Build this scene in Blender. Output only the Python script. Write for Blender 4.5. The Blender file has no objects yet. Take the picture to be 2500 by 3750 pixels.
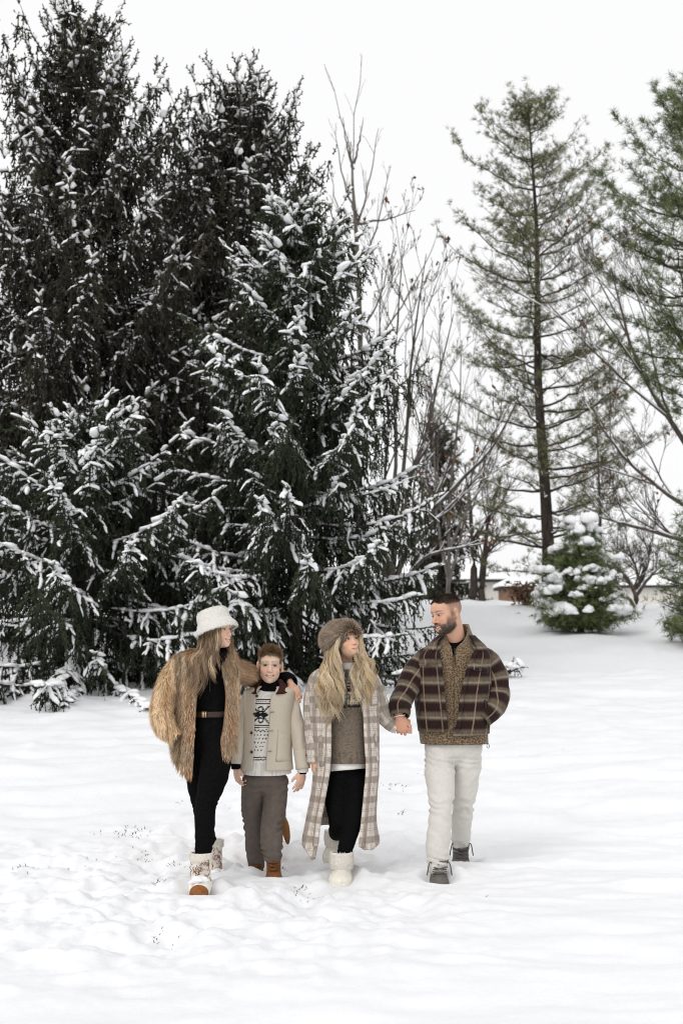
import bpy, math, random, time
import numpy as np
T_START = time.time()
rng = np.random.default_rng(7)
random.seed(7)
R_ = math.radians
scene = bpy.context.scene
COL = scene.collection

# ---------------------------------------------------------------- camera
F_PX, CX, HZ, CAM_H = 5208.0, 1250.0, 2322.0, 1.6      # focal length and horizon in photo pixels, eye height in metres
cam_data = bpy.data.cameras.new('camera')
cam = bpy.data.objects.new('camera', cam_data)
COL.objects.link(cam)
cam.location = (0, 0, CAM_H)
cam.rotation_euler = (R_(90), 0, 0)
cam_data.sensor_fit = 'VERTICAL'
cam_data.sensor_height = 36.0
cam_data.lens = 50.0
cam_data.shift_y = (HZ - 1875.0) / 3750.0
cam_data.clip_start, cam_data.clip_end = 0.1, 3000.0
cam_data.dof.use_dof = True
cam_data.dof.focus_distance = 9.35
cam_data.dof.aperture_fstop = 3.2
scene.camera = cam

# ---------------------------------------------------------------- overcast sky
SUN_EL, SUN_ROT = R_(46), R_(215)
world = bpy.data.worlds.new('World')
scene.world = world
world.use_nodes = True
wt = world.node_tree
wt.nodes.clear()
w_out = wt.nodes.new('ShaderNodeOutputWorld')
w_bg = wt.nodes.new('ShaderNodeBackground')
w_sky = wt.nodes.new('ShaderNodeTexSky')
w_sky.sky_type = 'NISHITA'
w_sky.sun_disc = False
w_sky.sun_elevation, w_sky.sun_rotation = SUN_EL, SUN_ROT
w_sky.dust_density, w_sky.air_density = 6.0, 1.0
w_bw = wt.nodes.new('ShaderNodeRGBToBW')
w_mix = wt.nodes.new('ShaderNodeMix')
w_mix.data_type = 'RGBA'
w_mix.inputs['Factor'].default_value = 0.88            # an even cloud deck hides nearly all of the clear sky
w_mix.inputs['B'].default_value = (10.5, 10.52, 10.62, 1)
wt.links.new(w_sky.outputs[0], w_bw.inputs[0])
wt.links.new(w_bw.outputs[0], w_mix.inputs['A'])
wt.links.new(w_mix.outputs['Result'], w_bg.inputs['Color'])
w_bg.inputs['Strength'].default_value = 0.1
wt.links.new(w_bg.outputs[0], w_out.inputs['Surface'])

# ---------------------------------------------------------------- veiled sun
sun_data = bpy.data.lights.new('sun', 'SUN')
sun_data.energy = 0.9
sun_data.angle = R_(28)
sun_data.color = (1.0, 0.97, 0.93)
sun = bpy.data.objects.new('sun', sun_data)
COL.objects.link(sun)
sun.rotation_euler = (R_(90) - SUN_EL, 0, R_(-35))      # from behind the photographer's left shoulder
scene.view_settings.view_transform = 'Standard'
scene.view_settings.look = 'None'
scene.view_settings.gamma = 1.0
scene.view_settings.use_curve_mapping = False
scene.view_settings.exposure = 0.05
scene.cycles.use_denoising = True
scene.cycles.filter_width = 1.05
scene.cycles.max_bounces = 6
scene.cycles.diffuse_bounces = 4
scene.cycles.glossy_bounces = 2
scene.cycles.transparent_max_bounces = 8

# ---------------------------------------------------------------- helpers
def W(px, py, Y):
    """photo pixel + distance along the view -> world point"""
    return np.array([(px - CX) * Y / F_PX, Y, CAM_H - (py - HZ) * Y / F_PX])

def nrm(v):
    v = np.asarray(v, float)
    return v / np.maximum(np.linalg.norm(v, axis=-1, keepdims=True), 1e-9)

def _hash(i):
    i = i.astype(np.uint32)
    i = (i ^ (i >> np.uint32(16))) * np.uint32(0x45d9f3b)
    i = (i ^ (i >> np.uint32(16))) * np.uint32(0x45d9f3b)
    return (i ^ (i >> np.uint32(16))).astype(np.float64) / 4294967295.0

def vnoise(p, seed=0):
    """value noise, p (n,3) -> (n,) in -1..1"""
    p = np.asarray(p, float)
    f = np.floor(p); t = p - f; t = t * t * (3 - 2 * t)
    i = f.astype(np.int64)
    def h(dx, dy, dz):
        return _hash(((i[:, 0] + dx) * 73856093 ^ (i[:, 1] + dy) * 19349663 ^ (i[:, 2] + dz) * 83492791 ^ (seed * 2654435761)) & 0xffffffff)
    x, y, z = t[:, 0], t[:, 1], t[:, 2]
    def lx(dy, dz): return h(0, dy, dz) * (1 - x) + h(1, dy, dz) * x
    a = lx(0, 0) * (1 - y) + lx(1, 0) * y
    b = lx(0, 1) * (1 - y) + lx(1, 1) * y
    return (a * (1 - z) + b * z) * 2 - 1

def fbm(p, oct=3, seed=0):
    p = np.asarray(p, float); s = 0; a = 1.0; tot = 0
    for o in range(oct):
        s = s + a * vnoise(p, seed + o * 13); tot += a
        a *= .5; p = p * 2.03
    return s / tot

def mk(name, V, F, mat=None, parent=None, origin=None, smooth=True, col=None, pc=None, tint=None):
    """one mesh object. F: (m,3) or (m,4) array or list of such arrays"""
    V = np.asarray(V, float)
    if origin is not None: V = V - np.asarray(origin)
    Fs = F if isinstance(F, list) else [F]
    Fs = [np.asarray(f, np.int32) for f in Fs if len(f)]
    me = bpy.data.meshes.new(name)
    nl = sum(f.size for f in Fs); npoly = sum(len(f) for f in Fs)
    me.vertices.add(len(V)); me.loops.add(nl); me.polygons.add(npoly)
    me.vertices.foreach_set('co', V.astype(np.float32).ravel())
    me.loops.foreach_set('vertex_index', np.concatenate([f.ravel() for f in Fs]))
    tot = np.concatenate([np.full(len(f), f.shape[1], np.int32) for f in Fs])
    me.polygons.foreach_set('loop_start', np.concatenate([[0], np.cumsum(tot)[:-1]]).astype(np.int32))
    me.polygons.foreach_set('use_smooth', np.full(npoly, smooth))
    me.update(calc_edges=True)
    if col is not None:
        a = me.attributes.new('Col', 'FLOAT_COLOR', 'POINT')
        c = np.ones((len(V), 4), np.float32); c[:, :3] = col
        a.data.foreach_set('color', c.ravel())
    if pc is not None:
        a = me.attributes.new('pc', 'FLOAT_VECTOR', 'POINT')
        c = np.zeros((len(V), 3), np.float32); c[:, :pc.shape[1]] = pc
        a.data.foreach_set('vector', c.ravel())
    if tint is not None:
        a = me.attributes.new('tint', 'FLOAT', 'POINT')
        a.data.foreach_set('value', np.asarray(tint, np.float32))
    if mat is not None: me.materials.append(mat)
    o = bpy.data.objects.new(name, me)
    COL.objects.link(o)
    if parent is not None: o.parent = parent
    return o

def tag(o, label, cat, group=None, kind=None):
    if label: o['label'] = label
    if cat: o['category'] = cat
    if group: o['group'] = group
    if kind: o['kind'] = kind
    return o

def empty(name, loc):
    o = bpy.data.objects.new(name, None)
    o.location = loc; o.empty_display_size = .1
    COL.objects.link(o)
    return o

class MB:
    """collects mesh pieces for ONE object"""
    def __init__(s): s.V = []; s.F = []; s.n = 0; s.C = []; s.T = []
    def add(s, V, F, col=None, tint=None):
        V = np.asarray(V, float); s.V.append(V); s.F.append(np.asarray(F, np.int64) + s.n); s.n += len(V)
        if col is not None: s.C.append(np.broadcast_to(np.asarray(col, float), (len(V), 3)))
        if tint is not None: s.T.append(np.broadcast_to(np.asarray(tint, float), (len(V),)))
        return s
    def build(s, name, mat, parent=None, origin=None, smooth=True):
        by = {}
        for f in s.F: by.setdefault(f.shape[1], []).append(f)
        return mk(name, np.concatenate(s.V), [np.concatenate(v) for v in by.values()], mat, parent, origin, smooth,
                  col=np.concatenate(s.C) if s.C else None, tint=np.concatenate(s.T) if s.T else None)

def box(lo, hi):
    x0, y0, z0 = lo; x1, y1, z1 = hi
    V = [(x0,y0,z0),(x1,y0,z0),(x1,y1,z0),(x0,y1,z0),(x0,y0,z1),(x1,y0,z1),(x1,y1,z1),(x0,y1,z1)]
    F = [(0,3,2,1),(4,5,6,7),(0,1,5,4),(1,2,6,5),(2,3,7,6),(3,0,4,7)]
    return np.array(V, float), np.array(F)

def frames(X, up):
    X = nrm(X); up = np.broadcast_to(np.asarray(up, float), X.shape)
    Yv = np.cross(up, X)
    bad = np.linalg.norm(Yv, axis=1) < 1e-3
    if bad.any(): Yv[bad] = np.cross(np.array([1., .3, 0]), X[bad])
    Yv = nrm(Yv); Z = np.cross(X, Yv)
    return X, Yv, Z

def inst(TV, TF, pos, X, up, scale):
    """copies of a template joined into one vertex/face array"""
    pos = np.asarray(pos, float); k = len(pos); n = len(TV)
    X, Yv, Z = frames(np.asarray(X, float), up)
    sc = np.asarray(scale, float)
    if sc.ndim == 1: sc = sc[:, None].repeat(3, 1)
    L = TV[None] * sc[:, None, :]
    V = pos[:, None] + L[:, :, 0:1] * X[:, None] + L[:, :, 1:2] * Yv[:, None] + L[:, :, 2:3] * Z[:, None]
    F = TF[None] + (np.arange(k) * n)[:, None, None]
    return V.reshape(-1, 3), F.reshape(-1, TF.shape[1])

def tube(P, r, sides=5, cap=True, squash=None, up=(0, 0, 1)):
    """tapered tube along polyline; returns V, F(list)"""
    P = np.asarray(P, float); m = len(P); r = np.broadcast_to(np.asarray(r, float), (m,))
    d = np.gradient(P, axis=0); X, Yv, Z = frames(d, up)
    a = np.linspace(0, 2 * np.pi, sides, endpoint=False)
    ring = np.cos(a)[None, :, None] * Yv[:, None] + np.sin(a)[None, :, None] * Z[:, None] * (squash if squash else 1)
    V = (P[:, None] + ring * r[:, None, None]).reshape(-1, 3)
    i = np.arange(m - 1)[:, None] * sides; j = np.arange(sides)[None]; jn = (j + 1) % sides
    F = np.stack([i + j, i + jn, i + sides + jn, i + sides + j], -1).reshape(-1, 4)
    return V, F

def path(pts, n, closed=False):
    """Catmull-Rom through points"""
    P = np.asarray(pts, float); m = len(P)
    Q = np.vstack([2 * P[0] - P[1], P, 2 * P[-1] - P[-2]])
    t = np.linspace(0, m - 1 - 1e-9, n); i = t.astype(int); f = (t - i)[:, None]
    a, b, c, d = Q[i], Q[i + 1], Q[i + 2], Q[i + 3]
    return .5 * (2 * b + (c - a) * f + (2 * a - 5 * b + 4 * c - d) * f ** 2 + (3 * b - a - 3 * c + d) * f ** 3)

# ---------------------------------------------------------------- material helpers
class NT:
    def __init__(s, name):
        s.m = bpy.data.materials.new(name); s.m.use_nodes = True
        s.t = s.m.node_tree; s.t.nodes.clear()
        s.out = s.n('ShaderNodeOutputMaterial'); s.b = s.n('ShaderNodeBsdfPrincipled')
        s.l(s.b.outputs[0], s.out.inputs[0])
    def n(s, kind, **kw):
        x = s.t.nodes.new(kind)
        for k, v in kw.items(): setattr(x, k, v)
        return x
    def l(s, a, b): s.t.links.new(a, b)
    def setv(s, inp, v):
        if isinstance(v, bpy.types.NodeSocket): s.l(v, inp)
        else: inp.default_value = v
    def math(s, op, a, b=0.0, c=None, clamp=False):
        x = s.n('ShaderNodeMath', operation=op, use_clamp=clamp)
        s.setv(x.inputs[0], a); s.setv(x.inputs[1], b)
        if c is not None: s.setv(x.inputs[2], c)
        return x.outputs[0]
    def mix(s, f, a, b, blend='MIX'):
        x = s.n('ShaderNodeMix', data_type='RGBA', blend_type=blend)
        s.setv(x.inputs[0], f)
        for i, v in ((6, a), (7, b)):
            if not isinstance(v, bpy.types.NodeSocket): v = (*v, 1) if len(v) == 3 else v
            s.setv(x.inputs[i], v)
        return x.outputs[2]
    def attr(s, name, out='Color'):
        return s.n('ShaderNodeAttribute', attribute_name=name).outputs[out]
    def obj(s): return s.n('ShaderNodeTexCoord').outputs['Object']
    def noise(s, vec, scale, detail=3, rough=.55, stretch=None):
        if stretch is not None:
            mp = s.n('ShaderNodeMapping'); mp.inputs['Scale'].default_value = stretch
            s.l(vec, mp.inputs[0]); vec = mp.outputs[0]
        x = s.n('ShaderNodeTexNoise'); s.l(vec, x.inputs['Vector'])
        x.inputs['Scale'].default_value = scale; x.inputs['Detail'].default_value = detail; x.inputs['Roughness'].default_value = rough
        return x.outputs[0]
    def ramp(s, f, stops):
        x = s.n('ShaderNodeValToRGB'); e = x.color_ramp.elements
        while len(e) < len(stops): e.new(.5)
        for k, (p, c) in enumerate(stops): e[k].position = p; e[k].color = (*c, 1)
        s.l(f, x.inputs[0]); return x.outputs[0]
    def bump(s, h, strength=.3, dist=.01):
        x = s.n('ShaderNodeBump'); x.inputs['Strength'].default_value = strength; x.inputs['Distance'].default_value = dist
        s.l(h, x.inputs['Height']); s.l(x.outputs[0], s.b.inputs['Normal'])
    def fin(s, col, rough=.8, spec=.2, sheen=0.0, sss=0.0):
        s.setv(s.b.inputs['Base Color'], (*col, 1) if isinstance(col, tuple) and len(col) == 3 else col)
        s.setv(s.b.inputs['Roughness'], rough)
        s.b.inputs['Specular IOR Level'].default_value = spec
        if sheen: s.b.inputs['Sheen Weight'].default_value = sheen
        if sss:
            s.b.inputs['Subsurface Weight'].default_value = sss
            s.b.inputs['Subsurface Radius'].default_value = (.012, .005, .003)
            s.b.inputs['Subsurface Scale'].default_value = 1.0
        return s.m

def m_plain(name, c1, c2, scale=30, rough=.85, bump=.2, stretch=None, spec=.15, dist=.004, sheen=0.0):
    t = NT(name); o = t.obj(); n = t.noise(o, scale, 4, .6, stretch)
    col = t.ramp(n, [(.3, c1), (.7, c2)])
    if bump: t.bump(n, bump, dist)
    return t.fin(col, rough, spec, sheen)

def m_col(name, rough=.85, scale=150, var=.25, bump=.2, spec=.15, dist=.003, sheen=0.0, sss=0.0, stretch=None):
    """colour from the vertex attribute, broken up by fine noise"""
    t = NT(name); o = t.obj(); n = t.noise(o, scale, 3, .6, stretch)
    v = t.ramp(n, [(.25, (1 - var,) * 3), (.75, (1 + var * .4,) * 3)])
    col = t.mix(1.0, t.attr('Col'), v, 'MULTIPLY')
    if bump: t.bump(n, bump, dist)
    return t.fin(col, rough, spec, sheen, sss)

def m_tint(name, dark, light, rough=.7, spec=.15):
    t = NT(name)
    col = t.ramp(t.attr('tint', 'Fac'), [(0, dark), (1, light)])
    return t.fin(col, rough, spec)

def m_snow(name, scale=60, bump=.25, dist=.01, c0=(.80, .81, .83), c1=(.85, .855, .87)):
    t = NT(name); o = t.obj()
    n1 = t.noise(o, scale, 6, .72)
    col = t.ramp(n1, [(.2, c0), (.8, c1)])
    t.bump(n1, bump, dist)
    return t.fin(col, .55, .25)

M = {}
M['snow'] = m_snow('snow_ground', 22, .35, .02)
M['snow_clump'] = m_snow('snow_clump', 45, .5, .015, (.90, .905, .92), (.95, .95, .96))
M['spruce'] = m_tint('spruce_needles', (.014, .018, .011), (.064, .076, .043))
M['spruce_back'] = m_tint('spruce_needles_brownish', (.019, .018, .013), (.075, .070, .047))
M['pine'] = m_tint('pine_needles', (.07, .075, .033), (.26, .26, .125), .6)
M['pine_fresh'] = m_tint('pine_needles_fresh', (.055, .078, .030), (.22, .26, .11), .6)
M['bark'] = m_plain('bark', (.025, .02, .017), (.085, .07, .06), 14, .95, .8, (1, 1, .25), .1, .03)
M['bark_mid'] = m_plain('bark_mid', (.055, .046, .040), (.15, .13, .112), 14, .95, .6, (1, 1, .3), .1, .02)
M['bark_grey'] = m_plain('bark_grey', (.10, .088, .078), (.24, .215, .19), 12, .95, .6, (1, 1, .3), .1, .02)
# ================================================================ ground
def _sp(t, w): return w * np.logaddexp(0, t / w)
def ground_z(x, y):
    y = np.asarray(y, float); x = np.asarray(x, float)
    z = .1 * (_sp(y - 10.5, .6) - .86 * _sp(y - 35.5, 1.6))
    return z - .06 * _sp(x - 2.0, 3.0) * np.clip((y - 20) / 14, 0, 1) * .35

# boots: (x, y, radius) places where the snow is pressed down
BOOTS = []
def _boot(px, py, Y, r=.11):
    p = W(px, py, Y); BOOTS.append((p[0], p[1], r)); return p
for b in ((732, 3262, 8.84), (780, 3180, 9.5), (944, 3185, 9.62), (1002, 3205, 9.36), (1246, 3222, 9.22), (1226, 3110, 9.95),
          (1608, 3212, 9.32), (1688, 3148, 10.0)):
    _boot(*b)

def ground_detail(x, y):
    n = len(x); z0 = np.zeros(n)
    p = lambda sx, sy, s: np.stack([x * sx, y * sy, np.full(n, s)], 1)
    far = np.clip((y - 5) / 25, 0, 1)
    z = .035 * fbm(p(.5, .35, 1.3), 2, 3)                                           # broad undulation
    warp = fbm(p(.7, .7, 9.1), 2, 31)
    rip = vnoise(np.stack([x * 1.3 + warp, y * 3.6 + warp * 1.5, np.full(n, 3.3)], 1), 5)
    rip2 = vnoise(np.stack([x * 3.2, y * 8 + warp * 2, np.full(n, 7.3)], 1), 8)
    z += (.027 * rip + .016 * rip2) * (1 + .8 * far)                             # wind ripples
    cre = 1 - np.abs(vnoise(np.stack([x * .9 + warp * 1.4, y * 2.6 + warp * 2.2, np.full(n, 5.3)], 1), 71)); cre2 = 1 - np.abs(vnoise(np.stack([x * 1.7 + warp, y * 5.2 + warp * 2.6, np.full(n, 2.3)], 1), 73))
    z += (.035 * cre ** 5 + .016 * cre2 ** 5) * np.clip((y - 7.5) / 3, .25, 1)      # wind crests
    # trodden snow around and left of the walkers
    m = np.exp(-((x + .9) / 1.7) ** 2 - ((y - 8.8) / 2.1) ** 2) * 1.0 + .75 * np.exp(-((x + .3) / .9) ** 2 - ((y - 11.6) / 1.1) ** 2)
    m = np.clip(m * 1.35 - .12, 0, 1)
    lump = fbm(p(4.6, 3.6, .4), 4, 17)
    ridg = 1 - np.abs(fbm(p(3.2, 2.6, 2.4), 3, 23)) * 2.2
    calm = np.ones(n)
    for (bx, by, br) in BOOTS: calm = np.minimum(calm, 1 - .85 * np.exp(-(np.hypot(x - bx, (y - by + .08) * .8) / .26) ** 4))
    m = m * calm
    z += m * (.085 * lump + .045 * ridg - .03)
    pits = np.clip(fbm(p(2.6, 2.2, 6.4), 2, 29) - .25, 0, 1)
    crumb = fbm(p(13, 10, 3.1), 2, 57); z += m * (.018 * np.abs(crumb) * 2 - .008) + m * .012 * np.clip(fbm(p(9, 7, 5.5), 1, 61) * 4, -1, 1)
    z -= m * .16 * pits
    # a broken trench behind the white boot
    for (bx, by, br) in BOOTS:
        d = np.hypot((x - bx) / 1.0, (y - by) / 1.25)
        z += -.050 * np.exp(-(d / br) ** 4) + .018 * np.exp(-((d - br * 1.5) / (br * .40)) ** 2) * (1 + 1.5 * lump) * (.4 + .6 * (y > by))
    tr = W(1125, 3300, 8.6)
    d = np.hypot((x - tr[0]) / .10, (y - tr[1]) / .42)
    z += -.10 * np.exp(-d ** 2)
    tr = W(600, 3450, 7.4)
    d = np.hypot((x - tr[0]) / .16, (y - tr[1]) / .3); z += -.07 * np.exp(-d ** 2)
    # near the camera the old tracks are softened by fresh snow
    q = np.exp(-((y - 6.7) / .9) ** 2) * np.clip((x + 2) / 1.0, 0, 1)
    z += q * .02 * fbm(p(2.4, 2.0, 8.8), 3, 41)
    return z

ys = np.concatenate([np.linspace(-60, 2, 8), np.linspace(3, 5.2, 12), np.linspace(5.3, 7.9, 72), np.linspace(7.92, 11.0, 130), np.linspace(11.03, 21, 115), np.geomspace(21.1, 60, 60), np.geomspace(63, 1500, 26)])
tc = np.linspace(-1, 1, 300)
tout = np.geomspace(1.03, 40, 16)
ts = np.concatenate([-tout[::-1], tc, tout])
YY, TT = np.meshgrid(ys, ts, indexing='ij')
XX = TT * (np.clip(YY, 3, None) * .27 + 1.0)
gx, gy = XX.ravel(), YY.ravel()
gz = ground_z(gx, gy)
near = (gy > 4) & (gy < 62) & (np.abs(TT.ravel()) < 1.2)
gz[near] += ground_detail(gx[near], gy[near])
nr, nc = XX.shape
ii = np.arange(nr - 1)[:, None] * nc; jj = np.arange(nc - 1)[None]
GF = np.stack([ii + jj, ii + jj + 1, ii + nc + jj + 1, ii + nc + jj], -1).reshape(-1, 4)
ground = mk('snowy_ground', np.stack([gx, gy, gz], 1), GF, M['snow'])
tag(ground, 'white snow covered lawn rising to a low crest', 'snow', kind='structure')

# ================================================================ plant templates
def twig_template(nb, seed, back=.05):
    r = np.random.default_rng(seed); V = []; F = []
    a = np.array([0, 2.09, 4.19])
    for q in a: V.append((0, .3 * math.cos(q), .3 * math.sin(q)))
    V.append((1, 0, 0)); F += [(0, 1, 3), (1, 2, 3), (2, 0, 3)]
    for i in range(nb):
        t = (i + .5) / nb; ph = i * 2.399 + r.uniform(-.4, .4); n = len(V)
        rad = r.uniform(.8, 1.15) * (1 - .35 * t ** 3)
        V += [(t - back, 0, 0), (t + back * .8, 0, 0), (min(t + .13, 1.12), rad * math.cos(ph), rad * math.sin(ph))]
        F.append((n, n + 1, n + 2))
    return np.array(V), np.array(F)

def tuft_template(nb, seed):
    r = np.random.default_rng(seed); V = []; F = []
    for i in range(nb):
        c = r.uniform(.05, .98); ph = i * 2.399 + r.uniform(-.5, .5); s = math.sqrt(1 - c * c)
        d = np.array([c, s * math.cos(ph), s * math.sin(ph)]); L = r.uniform(.75, 1.1)
        w = nrm(np.cross(d, r.normal(size=3))) * .040
        b = np.array([-.25 + .5 * r.uniform(), 0, 0]); n = len(V)
        V += [b - w, b + w, b + d * L]; F.append((n, n + 1, n + 2))
    return np.array(V), np.array(F)

def lump_template(seed, rings=4, sides=5, rough=.5):
    """a soft lump of snow lying along x, flat below"""
    V = [(-.5, 0, -.1)]; F4 = []; F = []
    for i in range(rings):
        t = (i + .45) / (rings - .1); x = t - .5
        R = (1 - abs(2 * t - 1) ** 3.2) ** .5 * (1.12 - .4 * t)
        for j in range(sides):
            a = 2 * math.pi * j / sides
            y, z = R * math.cos(a), R * math.sin(a)
            if z < 0: z *= .35
            V.append((x, y, z))
    V.append((.5, 0, -.1))
    V = np.array(V, float)
    nz = fbm(V * np.array([4.2, 1.3, 1.3]) + seed * 7.7, 2, seed); V[:, 1] += .35 * np.sin(V[:, 0] * 5 + seed) * (seed % 3 - 1)
    V[:, 1:] *= (1 + rough * nz)[:, None]
    for j in range(sides):
        k = (j + 1) % sides
        F.append((0, 1 + k, 1 + j)); b = 1 + (rings - 1) * sides; F.append((b + j, b + k, len(V) - 1))
        for i in range(rings - 1):
            a0, b0 = 1 + i * sides, 1 + (i + 1) * sides
            F += [(a0 + j, a0 + k, b0 + k), (a0 + j, b0 + k, b0 + j)]
    return V, np.array(F)

TWIGS = [twig_template(8, s, .095) for s in range(4)]
TWIGS_D = [twig_template(7, s + 9, .13) for s in range(4)]
TUFTS = [tuft_template(11, s) for s in range(4)]
LUMPS = [lump_template(s) for s in range(6)]
LUMPS_S = [lump_template(s + 20, 3, 5) for s in range(5)]; LUMPS_M = [lump_template(s + 40, 3, 6) for s in range(6)]; LUMPS_P = [lump_template(s + 60, 5, 8, .6) for s in range(6)]

def scatter(mb, temps, pos, X, sc, up=(0, 0, 1), tint=None, r=None):
    pos = np.asarray(pos); X = np.asarray(X); sc = np.asarray(sc)
    which = (r or rng).integers(0, len(temps), len(pos))
    for k, (TV, TF) in enumerate(temps):
        m = which == k
        if not m.any(): continue
        V, F = inst(TV, TF, pos[m], X[m], up if np.ndim(up) == 1 else up[m], sc[m])
        mb.add(V, F, tint=None if tint is None else np.repeat(np.asarray(tint)[m], len(TV)))

def spruce(name, label, base, H, R0, seed, step=.27, tw=(.2, .028), snow_p=.7, snow_w=.036, mat='spruce', zmin=.03, prof=.85, rpts=None,
           group=None, lift=.35, dense=1.0, temps=LUMPS, cut=None, hangl=1.0, curtain=1.0, pendul=1.0, twigs=None, snow_l=1.0):
    r = np.random.default_rng(seed)
    base = np.asarray(base, float)
    root = empty(name, base)
    tag(root, label, 'tree', group)
    tz = np.linspace(-.1, H, 10)
    V, F = tube(np.stack([tz * 0, tz * 0, tz], 1), np.linspace(.016 * H + .02, .008, 10), 8)
    mk('trunk', V, F, M['bark'], root)
    wood = MB(); tpos = []; tdir = []; tsc = []; tt = []; spos = []; sdir = []; ssc = []
    UP = np.array([0, 0, 1.])
    def addtwig(p, d, L, w, t): tpos.append(p); tdir.append(d); tsc.append((L, w, w)); tt.append(t)
    def addsnow(p, d, L, w, hgt): spos.append(p + UP * w * .4); sdir.append(d * np.array([1, 1, .75])); ssc.append((L * snow_l, w, hgt))
    h = zmin * H; az0 = 0
    while h < H - .1:
        f = h / H
        R = (float(np.interp(f, *rpts)) if rpts else R0 * ((1 - f) ** prof) * min(1, .75 + 3 * f)) + .06
        nb = max(4, int(round((6.2 if f < .75 else 5.6) * dense)))
        az0 += 2.399
        for b in range(nb):
            az = az0 + 2 * math.pi * b / nb + r.normal() * .2
            L = R * r.uniform(.66, 1.14)
            dh = np.array([math.cos(az), math.sin(az), 0]); side0 = np.array([-dh[1], dh[0], 0])
            el = -.30 + .95 * f ** 1.1 + r.normal() * .10
            up3 = lift * r.uniform(.6, 1.5) * (.5 + 1.1 * f)
            ns = max(4, int(L / .13)); s = np.linspace(0, 1, ns + 1)
            bend = r.normal() * .15
            P = np.array([0, 0, h + r.normal() * .09]) + dh * (L * s)[:, None] + side0 * (L * bend * s ** 2)[:, None] \
                + UP * (L * (el * s - .30 * s * (1 - s) * (1 - f) + up3 * s ** 3))[:, None]
            Q = P[::2] if ns > 5 else P
            V, F = tube(Q, np.linspace(.010 + .008 * L, .004, len(Q)), 4); wood.add(V, F)
            gmin = ground_z(base[0] + P[:, 0], base[1] + P[:, 1]) - base[2] + .05 + .10 * (1 - s)
            P[:, 2] = np.maximum(P[:, 2], gmin)
            T = nrm(np.gradient(P, axis=0))
            ph = r.uniform(0, 50); thr = .05 + .55 * (1 - snow_p) + (.45 if r.random() > snow_p else 0)
            sn_at = vnoise(np.stack([s * L * 1.7 + ph, s * 0 + .5, s * 0 + .5], 1), seed) * .75 + .30 * s + .1 > thr
            for k in range(1, ns + 1):
                if s[k] < .14: continue
                out = s[k]; seg = L / ns
                addtwig(P[k] - T[k] * seg, T[k], seg * 1.5, tw[1] * 1.1, r.uniform(.2, .9))
                snow = sn_at[k] and out > .2
                if snow:
                    w = snow_w * r.uniform(.8, 1.7) * (.75 + .5 * out)
                    addsnow(P[k] - T[k] * seg * .5 + side0 * r.normal() * .03, T[k] + side0 * r.normal() * .25, seg * r.uniform(1.0, 1.8), w * 1.25, w * r.uniform(.5, .9))
                if k == ns:
                    for sg in (-.5, .5):
                        d2 = nrm(T[k] + sg * side0 + UP * r.normal() * .15); addtwig(P[k] - T[k] * .05, d2, tw[0] * .9, tw[1], .9)
                        if snow and r.random() < .8: w = snow_w * r.uniform(.6, 1.0); addsnow(P[k] + d2 * tw[0] * .3, d2, tw[0] * .9, w, w * .8)
                    continue
                for sg in (-1, 1):
                    if r.random() < .12: continue
                    sv = nrm(np.cross(T[k], UP)) * sg
                    l2 = min(.64, (.34 * L * (1 - out) + .17) * r.uniform(.55, 1.35))
                    pend = pendul * (1 - .55 * f)
                    dr0 = r.uniform(.15, .65) * pend; dr1 = r.uniform(.5, 1.6) * pend
                    n2 = max(1, int(round(l2 / (tw[0] * .72)))); sq = l2 / n2; q = P[k] + T[k] * r.normal() * .04
                    d2 = T[k] * r.uniform(.2, 1.0) + sv * r.uniform(.45, .9)
                    slen = r.uniform(.25, 1.2) if snow else (.5 if r.random() < .12 * snow_p else 0)
                    for j in range(n2):
                        u = (j + .5) / n2
                        d3 = nrm(d2 * (1 - .55 * u) - UP * (dr0 + dr1 * u) + r.normal(size=3) * .09)
                        addtwig(q, d3, sq * 1.3 + .03, tw[1] * r.uniform(.85, 1.15), r.uniform(.25, 1) * (.5 + .5 * out))
                        if r.random() < .6:
                            d4 = nrm(d3 * .9 + r.choice([-1, 1]) * nrm(np.cross(d3, UP) + 1e-3) * .6 - UP * .35 * r.random())
                            addtwig(q + d3 * sq * .4, d4, tw[0] * r.uniform(.5, 1.0), tw[1] * .9, r.uniform(.2, 1) * (.5 + .5 * out))
                            if u < slen and r.random() < .55:
                                w = snow_w * r.uniform(.45, .9); addsnow(q + d3 * sq * .4 + d4 * tw[0] * .3 + dh * w * .7, d4, tw[0] * r.uniform(.45, .85), w, w * .85)
                        for _ in range(1 if r.random() < .85 * curtain else 0):       # hanging curtain
                            dd = nrm(np.array([r.normal() * .13, r.normal() * .13, -1]) + d3 * .15)
                            addtwig(q + d3 * sq * r.uniform(.1, .9), dd, tw[0] * r.uniform(.9, 2.3) * hangl * (1 - .25 * f), tw[1] * .95, r.uniform(0, .4))
                        if u < slen and r.random() < .88:
                            w = snow_w * r.uniform(.45, 1.3) * (.8 + .35 * out) * (1 - .3 * u)
                            addsnow(q + d3 * sq * .5 + dh * w * .8, d3, sq * r.uniform(.9, 1.5) + .02, w, w * r.uniform(.7, 1.1))
                        q = q + d3 * sq
                if r.random() < .8 * curtain:
                    dd = nrm(np.array([r.normal() * .16, r.normal() * .16, -1]))
                    addtwig(P[k] + r.normal(size=3) * .02, dd, tw[0] * r.uniform(1.1, 2.2) * hangl * (1 - .25 * f), tw[1], r.uniform(0, .35))
        h += step * r.uniform(.75, 1.25) * (.62 + .55 * (1 - f))
    for q in range(5): addtwig(np.array([0, 0, H - .5 + .13 * q]), nrm(np.array([r.normal() * .12, r.normal() * .12, 1])), .22, tw[1] * .8, .8)
    tpos, tdir, tsc, tt = map(np.array, (tpos, tdir, tsc, tt))
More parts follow.
